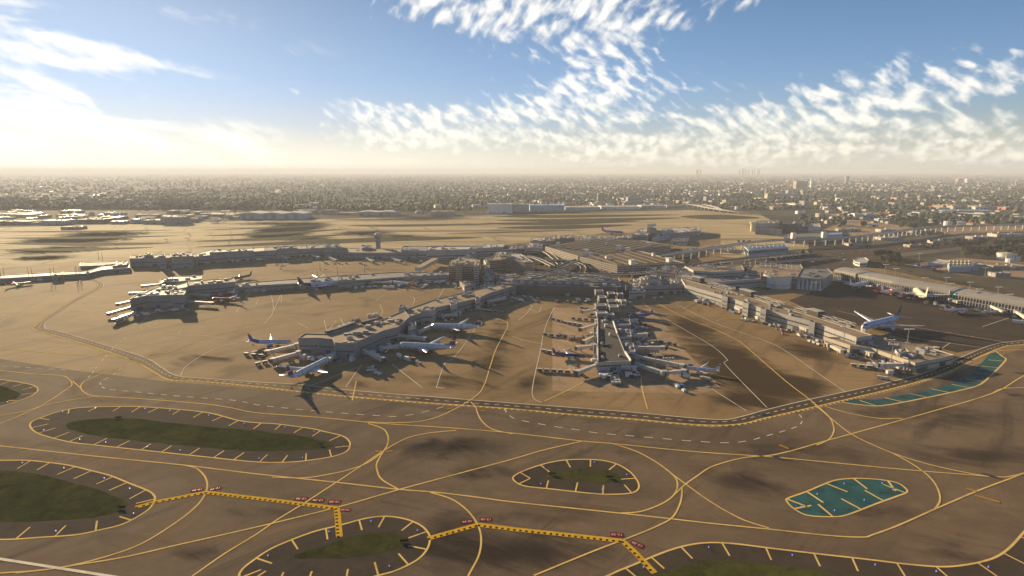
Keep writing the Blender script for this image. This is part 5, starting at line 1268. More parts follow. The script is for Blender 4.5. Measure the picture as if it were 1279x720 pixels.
# ---------------------------------------------------------------- vehicles
GR = 'service vehicles on the aprons'
def wheels(t, xs, y, r=.45, w=.35):
    for x in xs:
        for s in (-1, 1): MB().tube((x, s * y - w / 2, r), (x, s * y + w / 2, r), r, n=10).build('wheel', tyre, t)
PROTO = {}
def proto(kind, m):
    key = (kind, m.name)
    if key in PROTO: return PROTO[key]
    nm, cat = {'cart': ('baggage_cart', 'cart'), 'tug': ('baggage_tractor', 'tractor'), 'van': ('service_van', 'van'), 'truck': ('catering_truck', 'truck'), 'tanker': ('fuel_tanker', 'tanker'), 'belt': ('belt_loader', 'loader'), 'dolly': ('container_dolly', 'dolly'), 'loader': ('cargo_loader', 'loader'), 'car': ('parked_car', 'car'), 'stairs': ('passenger_stairs', 'stairs')}[kind]
    t = bpy.data.objects.new(nm, None); t['category'] = cat; t['group'] = GR if kind != 'car' else 'cars on the airport roads'
    if kind == 'cart':
        MB().box((0, 0, .7), (4.2, 2.0, .35)).build('bed', steel, t); mb = MB()
        for x in (-2, 2):
            for y in (-.9, .9): mb.box((x, y, 1.7), (.15, .15, 1.9))
        mb.build('post', steel, t); MB().box((0, 0, 2.6), (4.4, 2.2, .3)).build('canopy', m, t); MB().box((0, 0, 1.55), (3.6, 1.6, 1.3)).build('baggage', metal_dk, t); wheels(t, (-1.4, 1.4), .8, .35)
    elif kind == 'tug':
        MB().box((0, 0, .95), (3.4, 1.8, .9)).build('body', m, t); MB().box((-.2, 0, 2.3), (1.7, 1.7, .2)).build('cab_roof', veh_white, t); MB().box((-.2, 0, 1.8), (1.4, 1.5, .8)).build('cab_glass', glass, t); wheels(t, (-1.1, 1.1), .8, .5)
    elif kind == 'van':
        MB().loft([[(x, -1.0, .5), (x, 1.0, .5), (x, 1.0 if h < 1.5 else .9, h), (x, -1.0 if h < 1.5 else -.9, h)] for x, h in ((-2.7, 2.4), (1.3, 2.4), (1.9, 1.5), (2.7, 1.3))]).build('body', m, t)
        MB().loft([[(x, -.93, z), (x, .93, z), (x, .93, z2), (x, -.93, z2)] for x, z, z2 in ((.6, 1.55, 2.2), (1.45, 1.55, 2.2), (1.93, 1.52, 1.56))]).build('windscreen', glass, t); wheels(t, (-1.6, 1.7), .9)
    elif kind == 'truck':
        MB().box((2.6, 0, 1.5), (1.8, 2.3, 2.1)).build('cab', m, t); MB().box((3.45, 0, 1.9), (.15, 2.0, .8)).build('windscreen', glass, t); MB().box((-.9, 0, 2.5), (5.0, 2.5, 2.9)).build('box_body', veh_white, t); MB().box((0, 0, .75), (7, 1.4, .4)).build('chassis', metal_dk, t); wheels(t, (-2.2, 2.4), 1.0, .5)
    elif kind == 'tanker':
        MB().box((3.6, 0, 1.5), (1.9, 2.4, 2.2)).build('cab', m, t); MB().box((4.5, 0, 1.95), (.15, 2.1, .8)).build('windscreen', glass, t); MB().tube((-3.8, 0, 2.1), (2.4, 0, 2.1), 1.3, n=16).build('tank', veh_cream, t); MB().box((0, 0, .8), (8.6, 1.5, .4)).build('chassis', metal_dk, t); wheels(t, (-3, -1.8, 3.2), 1.0, .5)
    elif kind == 'belt':
        MB().box((0, 0, .8), (5, 1.9, .7)).build('body', m, t); MB().beam((-3.6, 0, 1.0), (4.0, 0, 3.0), 1.1, .35).build('belt', metal_dk, t); MB().box((-1.2, .75, 1.5), (1.1, .6, .9)).build('seat_box', m, t); wheels(t, (-1.6, 1.6), .8, .4)
    elif kind == 'dolly':
        MB().box((0, 0, .5), (3.6, 2.5, .3)).build('platform', steel, t)
        MB().loft([[(x, -1.1, .65), (x, 1.1, .65), (x, 1.1, 2.1 if abs(x) < 1.4 else 1.5), (x, -1.1, 2.1 if abs(x) < 1.4 else 1.5)] for x in (-1.6, -1.35, 1.35, 1.6)]).build('container', m, t); wheels(t, (-1.2, 1.2), .95, .25)
    elif kind == 'loader':
        MB().box((0, 0, .8), (8, 3.0, .8)).build('chassis', m, t); MB().box((-.6, 0, 3.0), (6, 3.0, .5)).build('platform', steel, t); mb = MB()
        for s in (-1, 1): mb.beam((-3, s * 1.3, 1.1), (2, s * 1.3, 2.9), .25, .25); mb.beam((2, s * 1.3, 1.1), (-3, s * 1.3, 2.9), .25, .25)
        mb.build('scissor_arm', m, t); MB().box((3.2, 1.1, 2.6), (1.3, 1.0, 2.6)).build('cab', glass, t); wheels(t, (-2.6, 2.6), 1.3, .45)
    elif kind == 'stairs':
        MB().box((1.2, 0, 1.0), (2.6, 2.0, 1.0)).build('cab', m, t); MB().beam((2.5, 0, .8), (-4, 0, 4.0), 1.8, .4).build('stair_flight', steel, t); wheels(t, (-1.5, 1.5), .85, .4)
    else:
        MB().loft([[(x, -.85, .35), (x, .85, .35), (x, .85, h), (x, -.85, h)] for x, h in ((-2.2, .85), (-1.9, 1.0), (1.2, 1.0), (2.1, .85), (2.25, .6))]).build('body', m, t); MB().loft([[(x, -.72, .98), (x, .72, .98), (x, .65, h), (x, -.65, h)] for x, h in ((-1.8, 1.05), (-1.2, 1.45), (.3, 1.5), (1.1, 1.05))]).build('glasshouse', glass, t); wheels(t, (-1.35, 1.35), .8, .33, .25)
    PROTO[key] = t; return t
KN = {'cart': 'baggage cart', 'tug': 'baggage tractor', 'van': 'service van', 'truck': 'catering truck', 'tanker': 'fuel tanker', 'belt': 'belt loader', 'dolly': 'container dolly', 'loader': 'cargo loader', 'car': 'car', 'stairs': 'passenger stair truck'}
CN = {}
for m, w in ((veh_white, 'white'), (veh_yellow, 'yellow'), (veh_orange, 'orange'), (veh_blue, 'blue'), (veh_red, 'red'), (veh_grey, 'grey'), (veh_cream, 'cream'), (veh_teal, 'teal'), (veh_mauve, 'mauve'), (roof_white, 'pale'), (metal_lt, 'silver'), (wall_dark, 'black')): CN[m.name] = w
AUTO = []
FIRST = set()
def veh(kind, m, px, py, ang=0.0, z=0.0, where=None, sc_=.92):
    src = proto(kind, m); p = G(px, py, z)
    lb = '%s %s' % (CN.get(m.name, 'pale'), KN[kind])
    if id(src) not in FIRST:
        FIRST.add(id(src)); link(src); o = src; o.location = (p.x, p.y, p.z + .11); o.rotation_euler = (0, 0, ang); o['label'] = lb; o.scale = (sc_,) * 3; REG.append(o)
    else:
        o = copy_thing(src, (p.x, p.y, p.z + .11), ang, lb, scale=(sc_,) * 3)
    AUTO.append((o, where)); return o
def row(kind, m, a, b, n, where=None, jit=.4, turn=0.0, z=0):
    p, q = G(*a), G(*b); d = q - p; ang = math.atan2(d.y, d.x) + turn
    if not turn: n = max(2, min(n, 1 + int(d.length / {'cart': 5.0, 'dolly': 4.4, 'tug': 4.5, 'van': 7, 'truck': 9.5, 'loader': 10, 'stairs': 7}.get(kind, 6))))
    for i in range(n):
        u = i / max(1, n - 1); x = a[0] + (b[0] - a[0]) * u + rnd.uniform(-jit, jit) * .5; y = a[1] + (b[1] - a[1]) * u + rnd.uniform(-jit, jit) * .3
        veh(kind, m, x, y, ang + rnd.uniform(-.08, .08), z, where)
F_, P_, D_, R_, S_, L_, C_ = 'tan concourse', 'narrow pier', 'people mover concourse', 'ribbed concourse', 'satellite terminal', 'slim link', 'rear concourse'
# by the blue and white jet
row('cart', veh_white, (308, 444), (326, 446), 4, F_); row('cart', veh_white, (322, 456), (340, 452), 4, F_); row('cart', roof_white, (330, 440), (318, 442), 3, F_)
veh('tug', veh_white, 344, 449, .4, where=F_); veh('van', veh_grey, 364, 453, .9, where=F_); veh('truck', veh_white, 380, 448, 1.3, where=F_); veh('truck', veh_white, 388, 450, 1.3, where=F_); veh('van', veh_teal, 420, 449, .8, where=F_); veh('van', veh_grey, 426, 452, .8, where=F_)
veh('truck', veh_white, 440, 452, 1.4, where=F_); veh('truck', veh_blue, 440, 448.5, 1.4, where=F_); veh('belt', veh_blue, 456, 448, .8, where=F_); veh('belt', veh_blue, 483, 450, 2.2, where=F_); veh('loader', veh_white, 464, 463, .2, where=F_); veh('dolly', veh_white, 470, 467, .5, where=F_); veh('dolly', veh_white, 474, 468, .5, where=F_); veh('dolly', veh_cream, 466, 460, .4, where=F_)
row('truck', veh_white, (499, 447), (509, 451), 3, F_); row('cart', veh_orange, (508, 449), (516, 450), 3, F_); veh('tug', veh_white, 521, 453, 2.2, where=F_); veh('dolly', veh_mauve, 524, 455, 2.2, where=F_)
row('cart', veh_orange, (488, 427), (497, 424), 4, F_); row('cart', veh_orange, (526, 406), (540, 402), 5, F_); veh('belt', veh_teal, 525, 409, .3, where=F_); row('dolly', veh_grey, (468, 440), (484, 434), 6, F_); row('cart', veh_grey, (474, 437), (490, 430), 6, F_)
row('dolly', veh_white, (549, 396), (566, 391), 5, F_); row('cart', veh_grey, (590, 386), (604, 383), 5, F_); row('cart', veh_white, (597, 388), (612, 390), 5, F_); row('cart', veh_grey, (612, 390), (626, 391), 4, F_); veh('van', veh_teal, 595, 380, .3, where=F_); veh('van', veh_blue, 592, 381, .3, where=F_); row('van', veh_grey, (617, 378), (622, 383), 2, F_)
row('van', veh_mauve, (442, 401), (446, 399), 3, F_, turn=1.2); row('cart', veh_white, (424, 410), (436, 406), 4, F_); row('truck', veh_white, (463, 396), (470, 395), 3, F_); veh('tug', veh_mauve, 442, 404, 1.4, where=F_); row('van', veh_grey, (650, 374), (668, 375.5), 4, F_); row('van', veh_white, (641, 373), (646, 374), 2, F_)
row('truck', veh_white, (722, 376), (735, 376.5), 3, P_); row('van', veh_white, (655, 371), (672, 374), 3, F_)
# narrow pier
row('cart', roof_white, (727, 385.5), (745, 387.5), 6, P_); row('cart', veh_grey, (691, 400), (704, 403), 5, P_); row('cart', veh_white, (706, 404), (724, 407), 6, P_); row('cart', veh_grey, (716, 399), (740, 401), 7, P_); row('cart', veh_grey, (681, 419), (697, 421), 5, P_); row('cart', wall_dark, (700, 420), (712, 423), 4, P_); row('loader', veh_orange, (714, 424.5), (724, 424), 3, P_); row('cart', veh_orange, (716, 422), (728, 423), 4, P_)
row('cart', veh_white, (679, 440), (686, 441), 3, P_); row('cart', veh_mauve, (694, 442), (710, 444), 6, P_); row('dolly', veh_mauve, (697, 440), (708, 441), 4, P_); veh('stairs', veh_cream, 712, 438, 2.4, where=P_); row('cart', roof_white, (674, 464), (709, 466), 6, P_); row('loader', veh_yellow, (714, 463), (718, 466), 2, P_); veh('van', veh_blue, 751, 467, .4, where=P_); veh('truck', veh_teal, 743, 453, .2, where=P_)
for i in range(3):
    for j in range(4): veh('dolly', roof_white, 763 + i * 4.2 + j * .7, 471 + j * 2.9, 1.3, where=P_)
veh('truck', veh_white, 756, 473, .9, where=P_); veh('tug', veh_red, 764, 469, .2, where=P_); veh('belt', veh_teal, 797, 468, 1.2, where=P_); veh('truck', veh_blue, 856, 472, 2.6, where=P_); row('dolly', veh_white, (846, 484), (854, 489), 3, P_); row('dolly', veh_blue, (845, 482), (851, 483), 2, P_); veh('tanker', veh_cream, 881, 475, 2.4, where=P_)
row('cart', veh_grey, (843, 457), (862, 458), 6, P_); row('cart', wall_dark, (836, 457), (842, 457), 3, P_); row('cart', veh_grey, (812, 445), (826, 448), 6, P_); row('dolly', veh_white, (800, 432), (815, 430), 5, P_); row('cart', wall_dark, (832, 434), (842, 432), 4, P_); row('cart', veh_grey, (826, 428), (836, 430), 4, P_); veh('loader', veh_yellow, 797, 431, .2, where=P_); veh('truck', veh_blue, 783, 415, .2, where=P_)
row('dolly', veh_white, (790, 408), (800, 411), 5, P_); row('cart', veh_mauve, (800, 405), (812, 409), 5, P_); row('dolly', veh_grey, (797, 413), (812, 411), 5, P_); veh('tug', veh_red, 814, 409, .2, where=P_); row('van', veh_white, (778, 377), (787, 379), 4, P_); row('cart', veh_mauve, (786, 393), (792, 394), 3, P_)
row('loader', veh_orange, (790, 372), (798, 373), 2, P_); row('van', veh_white, (818, 373), (826, 372), 3, P_); row('truck', veh_white, (842, 365), (848, 364), 2, P_)
# people mover concourse
veh('truck', veh_white, 872, 378, .4, where=D_); row('van', veh_white, (870, 377), (874, 378), 2, D_); row('dolly', veh_white, (926, 400), (940, 402), 5, D_); veh('dolly', veh_teal, 932, 399, .2, where=D_); row('cart', veh_orange, (906, 387), (912, 389), 3, D_); row('stairs', steel, (970, 411), (977, 417), 2, D_); veh('van', veh_blue, 970, 404, 2.2, where=D_); row('dolly', veh_white, (1011, 427), (1022, 431), 5, D_); row('cart', veh_grey, (1015, 424), (1026, 428), 5, D_); veh('truck', veh_blue, 1012, 420, 2.4, where=D_); row('cart', veh_orange, (1029, 433), (1036, 436), 4, D_)
row('cart', veh_white, (1066, 458), (1086, 460), 6, D_); row('truck', veh_white, (1088, 459), (1092, 460), 2, D_); veh('truck', veh_blue, 1112, 468, .1, where=D_); row('van', veh_white, (1100, 473), (1106, 474), 3, D_); row('cart', veh_orange, (1120, 466), (1134, 467), 5, D_); row('cart', veh_white, (1098, 463), (1106, 465), 3, D_); row('cart', wall_dark, (1148, 464), (1178, 452), 9, D_)
row('van', veh_white, (1112, 427), (1134, 431), 6, D_); veh('tug', veh_red, 1117, 427, .2, where=D_); row('truck', veh_grey, (1098, 427), (1108, 429), 3, D_); row('cart', wall_dark, (1084, 422), (1098, 426), 5, D_)
# ribbed concourse
row('van', veh_red, (1094, 366), (1104, 368), 3, R_); row('dolly', veh_white, (1168, 381), (1180, 383), 5, R_); row('cart', veh_orange, (1181, 384), (1190, 386), 3, R_); veh('van', veh_blue, 1266, 397, .2, where=R_); row('truck', veh_white, (1269, 404), (1276, 405), 2, R_); row('cart', wall_dark, (1072, 356), (1080, 357), 3, R_); row('cart', veh_grey, (1113, 368), (1122, 370), 4, R_); row('van', veh_grey, (1212, 388), (1230, 391), 3, R_)
# satellite and link
row('van', veh_white, (152, 396), (160, 394), 3, S_); row('cart', veh_grey, (146, 404), (158, 399), 4, S_); row('van', veh_white, (196, 390), (200, 389), 2, S_); veh('van', veh_white, 213, 388, .2, where=S_); veh('truck', veh_cream, 178, 385, .4, where=S_); veh('truck', veh_white, 186, 382, .3, where=S_); row('van', veh_white, (240, 379), (262, 379), 5, S_); row('dolly', veh_orange, (268, 377), (282, 378), 4, S_); row('cart', veh_red, (268, 371), (284, 372), 4, S_)
row('cart', veh_grey, (330, 363), (372, 361), 9, L_); row('van', veh_white, (445, 359.5), (470, 359), 5, L_); row('truck', veh_white, (482, 360), (489, 360), 2, L_); row('cart', wall_dark, (440, 356), (500, 354), 8, L_); row('dolly', veh_white, (520, 357), (532, 356), 4, L_); row('van', veh_orange, (378, 350), (392, 349), 3, L_); row('van', veh_white, (570, 360), (590, 359), 5, L_); row('dolly', veh_white, (586, 361), (604, 358), 6, L_); row('truck', veh_cream, (560, 356), (576, 358), 3, L_)
for x in range(210, 530, 15): veh(rnd.choice(('van', 'cart', 'truck')), rnd.choice((veh_white, veh_grey, roof_white, veh_teal)), x + rnd.uniform(-4, 4), 333.5 - (x - 200) * .018 + rnd.uniform(-.8, .6) - (4 if x < 400 else 0), rnd.uniform(0, 3), where=C_)
veh('van', veh_teal, 23, 357, .2, where='thin pale pier'); veh('truck', veh_white, 50, 351, .1, where='thin pale pier'); veh('truck', veh_white, 112, 345.5, .1, where='thin pale pier')
# cars on the roads
CM = (veh_white, veh_grey, metal_lt, wall_dark, veh_blue, veh_red, veh_white)
for i in range(30):
    u = i / 29; veh('car', CM[i % 7], 874 + 130 * u, 331.2 - 13.5 * u + rnd.uniform(-1.0, 1.0), .28 + rnd.choice((0, math.pi)), 9 - .0 * u if u < .7 else 8.6 - 4 * (u - .7), where='raised road by the blue station', sc_=1.05)
for i in range(24):
    u = i / 23; veh('car', CM[(i * 3) % 7], 660 + 185 * u, 340.4 + 1.2 * math.sin(u * 3) + rnd.uniform(-.7, .7) - (3.5 * max(0, u - .75)), 0, 8, where='upper roadway of the terminal front', sc_=1.05)
for i in range(26):
    u = i / 25; veh('car', CM[(i * 5) % 7], 970 + 290 * u + rnd.uniform(-4, 4), 328.5 - 31 * u ** .9 + rnd.uniform(-3, 3), -.25 + rnd.choice((0, math.pi)), where='ground level highway', sc_=1.05)
for i in range(22):
    veh('car', CM[(i * 3) % 7], 1000 + rnd.uniform(0, 60), 322 + rnd.uniform(-2, 6), rnd.uniform(0, 3), where='car park by the round pavilion', sc_=1.05)
# loose equipment parked round the stands
def scatter(n, pts, where):
    W = [G(*q) for q in pts]; W2 = [(q.x, q.y) for q in W]
    L = length(W2)
    for i in range(n):
        s = rnd.uniform(0, L - .5); c = cut(W2, s, s + .5)
        if len(c) < 2: continue
        d = (c[-1] - c[0]).normalized(); p = c[0] + Vector((d.y, -d.x)) * rnd.uniform(-2, 9)
        kind = rnd.choice(('cart', 'cart', 'dolly', 'dolly', 'tug', 'van', 'belt', 'stairs', 'truck')); m = rnd.choice((veh_white, veh_grey, roof_white, veh_white, veh_orange, veh_blue, veh_red, veh_yellow, wall_dark) if kind in ('tug', 'van', 'belt') else (roof_white, veh_grey, veh_white))
        u, v = to_px(p); veh(kind, m, u, v, math.atan2(d.y, d.x) + rnd.choice((0, 0, 1.57)) + rnd.uniform(-.2, .2), where=where)
def to_px(p):
    x, y, z = p[0], p[1], -H0
    dep = y * math.cos(PITCH) - z * math.sin(PITCH); dn = -(y * math.sin(PITCH) + z * math.cos(PITCH))
    return 639.5 + FPX * x / dep, 359.5 + FPX * dn / dep
scatter(26, ((452, 447), (470, 440), (497, 428), (520, 420)), F_); scatter(26, ((545, 402), (570, 394), (600, 386), (640, 376)), F_); scatter(12, ((375, 452), (417, 447)), F_)
scatter(26, ((742, 460), (741, 440), (740, 415), (741, 390)), P_); scatter(30, ((797, 460), (796, 440), (792, 420), (786, 395)), P_); scatter(16, ((752, 468), (800, 468)), P_)
scatter(34, ((870, 374), (920, 390), (970, 407), (1028, 430)), D_); scatter(16, ((1060, 444), (1100, 452), (1135, 466)), D_); scatter(26, ((1060, 358), (1110, 367), (1170, 380), (1250, 395)), R_)
scatter(18, ((170, 394), (200, 390), (235, 386)), S_); scatter(20, ((330, 364), (400, 361), (480, 359), (550, 358)), L_); scatter(14, ((640, 374), (700, 377), (735, 377)), P_)
# ---------------------------------------------------------------- light masts and edge lights
def mast(px, py, ptop, where, bar=True):
    p = G(px, py); H = H0 - (ptop - 213.5) / (py - 213.5) * H0
    t = thing('light_mast', 'tall slim apron light mast' if bar else 'thin dark apron pole', 'light mast', (p.x, p.y, .1), group='light masts on the aprons', world=True)
    MB().tube((p.x, p.y, 0), (p.x, p.y, H), .42, .2, n=8).build('pole', steel if bar else metal_dk, t)
    MB().tube((p.x, p.y, 0), (p.x, p.y, .7), .9, n=8).build('footing', wall_light, t)
    if bar:
        MB().beam((p.x - 4, p.y, H), (p.x + 4, p.y, H), .35, .35).build('crossbar', steel, t)
        for k in (-3.4, -1.2, 1.2, 3.4): MB().box((p.x + k, p.y - .3, H + .2), (1.2, .8, .6)).build('floodlight', wall_white, t)
    AUTO.append((t, where))
for a in ((1116, 358, 334.5, R_), (1152, 369, 346, R_), (1184, 376.5, 353, R_), (1220, 381, 360, R_), (1257, 389, 366.5, R_), (1181, 357, 346, R_), (1211, 360, 352, R_), (1246, 368, 358, R_), (1230, 344, 334, R_), (1263, 343, 333, R_), (1070, 345, 335, R_),
          (1052, 438, 406, D_), (1112, 457, 428, D_), (1132, 436, 409.5, D_), (1017, 366, 352, D_), (833, 476, 445, P_), (818, 460, 440, P_), (743, 374, 357, P_), (770, 372, 357, P_), (775, 398, 380, P_), (1147, 330, 316, R_), (1105, 341, 330, R_)): mast(*a)
for x0, y0, h in ((2, 350, 17), (37, 351, 18), (65, 352, 19), (96, 352, 20), (124, 326, 12), (97, 348, 18)):
    for k in range(2): mast(x0 + k * 4.2, y0 - k * 1.2, y0 - h, 'thin pale pier', False)
for x, y, h in ((345, 332, 16), (352, 331, 15), (343, 322, 9), (397, 352, 15), (456, 345, 14), (422, 347, 16), (400, 338, 10)): mast(x, y, y - h, L_, False)
lamp_blue = mat('edge_lamp_blue', (.05, .08, .6), .4, emit=(.2, .22, .9, .5))
lamp0 = None
WH = {'long': 'long island', 'west': 'small western island', 'south west': 'big south western island', 'south': 'pointed southern island', 'middle': 'small middle island', 'south east': 'large south eastern island'}
def edge_light(p, where):
    global lamp0
    if lamp0 is None:
        t = thing('edge_light', 'blue edge light', 'edge light', (p.x, p.y, .12), group='blue taxiway edge lights')
        MB().tube((0, 0, 0), (0, 0, .35), .18, n=8).build('base', yel, t); MB().tube((0, 0, .35), (0, 0, .75), .24, .16, n=8).build('lens', lamp_blue, t); lamp0 = t
    else: t = copy_thing(lamp0, (p.x, p.y, .12), 0, 'blue edge light')
    AUTO.append((t, where))
for k, (e, g, S) in ISL.items():
    w = inset(resample([G(x, y) for x, y in smooth_px(PX(e), True, 4)], 3.0, True), 3.2); i = 5
    while i < len(w):
        if w[i].y > 150 and abs(w[i].x) < w[i].y * .95 + 30 and w[i].length < 520: edge_light(w[i], WH[k])
        i += rnd.randint(6, 11)
w = inset(resample([G(x, y) for x, y in smooth_px(PX(TEAL), True, 4)], 3.0, True), 4.0)
for i in range(2, len(w), 7): edge_light(w[i], 'teal painted pad')
# low guidance signs on the grass
for x, y, lb in ((152, 635, 'small dark guidance sign at the tip of the big south western island'), (505, 677, 'small dark guidance sign at the round end of the pointed southern island'), (400, 556, 'small dark guidance sign at the eastern end of the long island'), (148, 522.5, 'small dark guidance sign on the northern edge of the long island'), (690, 593, 'small dark guidance sign at the western end of the small middle island'), (761, 597, 'small dark guidance sign at the eastern end of the small middle island')):
    p = G(x, y); t = thing('guidance_sign', lb, 'sign', (p.x, p.y, .15), rnd.uniform(-.5, .5)); MB().box((0, 0, .75), (3.4, .35, .9)).build('sign_face', blk, t)
    for s in (-1.2, 1.2): MB().box((s, 0, .18), (.15, .15, .36)).build('leg', steel, t)
# tanks
for x, y, r, h, lb in ((1183.5, 282, 10, 13, 'white fuel tank beside the dark tree belt and the guideway'), (1200.5, 282, 10, 12, 'white fuel tank farther along from the dark tree belt'), (1256.5, 324, 14, 11, 'large pale tank beyond the parkway trees'), (1261, 327.5, 6, 6, 'small white tank between the large pale tank and the round one'), (1268, 325.5, 7, 8, 'round white tank at the end of the tank row'), (1163, 277, 7, 9, 'cream yellow tank by the brick red warehouse')):
    p = G(x, y); t = thing('storage_tank', lb, 'tank', (p.x, p.y, 0), world=True)
    MB().tube((p.x, p.y, 0), (p.x, p.y, h), r, n=28).build('shell', wall_cream if 'cream' in lb else wall_white, t); MB().tube((p.x, p.y, h), (p.x, p.y, h + r * .16), r * 1.0, r * .15, n=28).build('tank_roof', roof_white, t)
    MB().box((p.x - r * .7, p.y - r * .75, h / 2), (1.2, 1.2, h)).build('ladder', steel, t)
# warehouses east of the airfield
for i, (x0, x1, yb, h, w_, r_, lb) in enumerate([(1067, 1081, 272, 14, wall_white, roof_white, 'white fronted block joined to a blue warehouse'), (1081, 1096, 272.5, 14, roof_blue, roof_blue, 'blue warehouse in the eastern works yard'), (1055, 1067, 274, 8, leaf2, roof_grey, 'green shed beside the white fronted block'), (1097, 1112, 276, 7, roof_blue, roof_white, 'low blue shed beside the blue warehouse'), (1178, 1240, 266, 9, roof_blue, roof_blue, 'very long blue roofed warehouse'), (1118, 1146, 274, 9, veh_red, roof_dark, 'brick red warehouse behind the tree belt'), (1041, 1052, 273, 7, wall_tan, veh_orange, 'terracotta roofed shed west of the green shed'), (1060, 1072, 255, 9, wall_tan, veh_orange, 'long terracotta warehouse in the suburbs'), (1078, 1090, 254.5, 9, wall_tan, veh_orange, 'orange warehouse next to a long terracotta one'), (1120, 1140, 249.5, 12, veh_orange, veh_orange, 'big brick orange block in the suburbs'), (1205, 1226, 272, 8, wall_light, roof_white, 'pale shed behind the white fuel tanks'), (1232, 1279, 274, 8, wall_light, roof_white, 'long pale shed past the white fuel tanks'), (1022, 1034, 270, 9, wall_light, roof_tan, 'pale shed near the beige turret building'), (996, 1006, 267, 10, wall_white, roof_white, 'white gabled shed near the dark windowless blocks'), (1148, 1170, 268, 9, wall_light, roof_grey, 'grey shed between the red and long blue warehouses'), (1256, 1276, 262, 10, veh_red, roof_dark, 'dark red shed at the end of the long blue warehouse'), (905, 930, 256, 9, wall_cream, roof_white, 'cream shed just beyond the white highway ramp'), (932, 950, 258, 9, wall_grey, roof_tan, 'grey tan shed east of the cream shed'), (1240, 1279, 336, 5, wall_tan, roof_tan, 'low tan shed on the far eastern apron')]):
    a, b = G(x0, yb), G(x1, yb); L = (b - a).length; D = max(18, min(60, L * .6))
    building('warehouse', lb, 'warehouse', [([Vector((a.x, a.y)), Vector((b.x, b.y)), Vector((b.x, b.y + D)), Vector((a.x, a.y + D))], h)], w_, r_, units=6, doors=1, parapet=.4, seed=300 + i)
# ---------------------------------------------------------------- trees
def tree_proto(nm, h, w, lf, seed, palm=False):
    rg = random.Random(seed); t = bpy.data.objects.new(nm, None); t['category'] = 'tree'; t['group'] = 'trees round the airport'
    tk = MB(); lb = MB()
    if palm:
        tk.tube((0, 0, 0), (.3, 0, h * .85), .35, .22, n=7)
        for k in range(16):
            a = k * 2.4; l = w * rg.uniform(.42, .55); c, s_ = math.cos(a), math.sin(a); P = [Vector((.3 + c * l * u, s_ * l * u, h * .85 + l * (.5 * u - 1.0 * u * u) * rg.uniform(.7, 1.2))) for u in (0, .35, .7, 1)]
            n = Vector((-s_, c, 0)) * l * .12
            for A, B in zip(P, P[1:]): lb.add([A - n, B - n * .7, B + n * .7, A + n], [(0, 1, 2, 3)])
    else:
        tk.tube((0, 0, 0), (0, 0, h * .5), w * .035, w * .022, n=7)
        cl = []
        for k in range(9):
            a = rg.uniform(0, 6.28); rr = w * rg.uniform(.12, .36); z = h * rg.uniform(.38, .82); c = Vector((rr * math.cos(a), rr * math.sin(a), z)); cl.append((c, w * rg.uniform(.13, .24)))
            tk.tube((0, 0, h * rg.uniform(.25, .45)), c, w * .015, w * .006, n=5)
        for c, r in cl:
            for _ in range(46):
                d = Vector((rg.gauss(0, 1), rg.gauss(0, 1), rg.gauss(0, .8))).normalized() * r * rg.uniform(.45, 1.1); p = c + d
                u = Vector((rg.gauss(0, 1), rg.gauss(0, 1), rg.gauss(0, 1))).normalized(); v = u.orthogonal().normalized(); s = w * rg.uniform(.035, .065)
                lb.add([p - u * s, p - v * s, p + u * s, p + v * s], [(0, 1, 2, 3)])
    tk.build('trunk', bark, t); lb.build('crown', lf, t); return t
TP = [tree_proto('broadleaf_tree', 13, 13, leaf, 1), tree_proto('broadleaf_tree', 15, 12, leaf3, 2), tree_proto('broadleaf_tree', 11, 14, leaf2, 3), tree_proto('broadleaf_tree', 16, 15, leaf3, 4), tree_proto('palm_tree', 12, 8, leaf, 5, True)]
TW = ['spreading green tree', 'tall dark tree', 'low olive tree', 'big dark tree', 'slim palm tree']
def tree(i, px, py, where, s=1.0):
    p = G(px, py); src = TP[i]
    if id(src) not in FIRST:
        FIRST.add(id(src)); link(src); o = src; o.location = p; o.scale = (s,) * 3; o['label'] = TW[i]; REG.append(o)
    else: o = copy_thing(src, p, rnd.uniform(0, 6.28), TW[i], scale=(s * rnd.uniform(.9, 1.15), s * rnd.uniform(.9, 1.15), s))
    AUTO.append((o, where))
for _ in range(95):
    x = rnd.uniform(-10, 330); y = rnd.uniform(252, 263) - (2 if 130 < x < 200 else 0); tree(rnd.choice((0, 1, 1, 3, 3, 2)), x, y, 'triple peaked hangar', rnd.uniform(1.3, 2.0))
for _ in range(48):
    tree(rnd.choice((0, 1, 3, 2)), rnd.uniform(320, 640), rnd.uniform(253, 264), 'pale twin hangar', rnd.uniform(.8, 1.3))
for _ in range(34): tree(rnd.choice((1, 3)), rnd.uniform(1118, 1192), rnd.uniform(277, 287), 'two white fuel tanks', rnd.uniform(.7, 1.1))
for _ in range(14): tree(rnd.choice((1, 3, 0)), rnd.uniform(1089, 1122), rnd.uniform(320, 331), 'round white pavilion', rnd.uniform(.8, 1.15))
for _ in range(78):
    x = rnd.uniform(1186, 1300); tree(rnd.choice((1, 3, 0, 2)), x, rnd.choice((rnd.uniform(304, 309), rnd.uniform(311, 323))) if x > 1200 else rnd.uniform(304, 309), 'large pale tank', rnd.uniform(.8, 1.2))
for _ in range(14): tree(rnd.choice((0, 1, 2)), rnd.uniform(1130, 1190), rnd.uniform(300, 312), 'large pale tank', rnd.uniform(.6, .95))
for x in (922, 929, 935): tree(1, x, 304, 'beige turret building', .6)
for x, y in ((858, 331), (1003, 318), (1010, 316), (1012, 318), (1036, 296), (1042, 297)): tree(3, x, y, 'blue station', .55)
for _ in range(12): tree(rnd.choice((0, 2, 4)), rnd.uniform(676, 770), rnd.uniform(335, 347), 'broad parking garage', rnd.uniform(.3, .5))
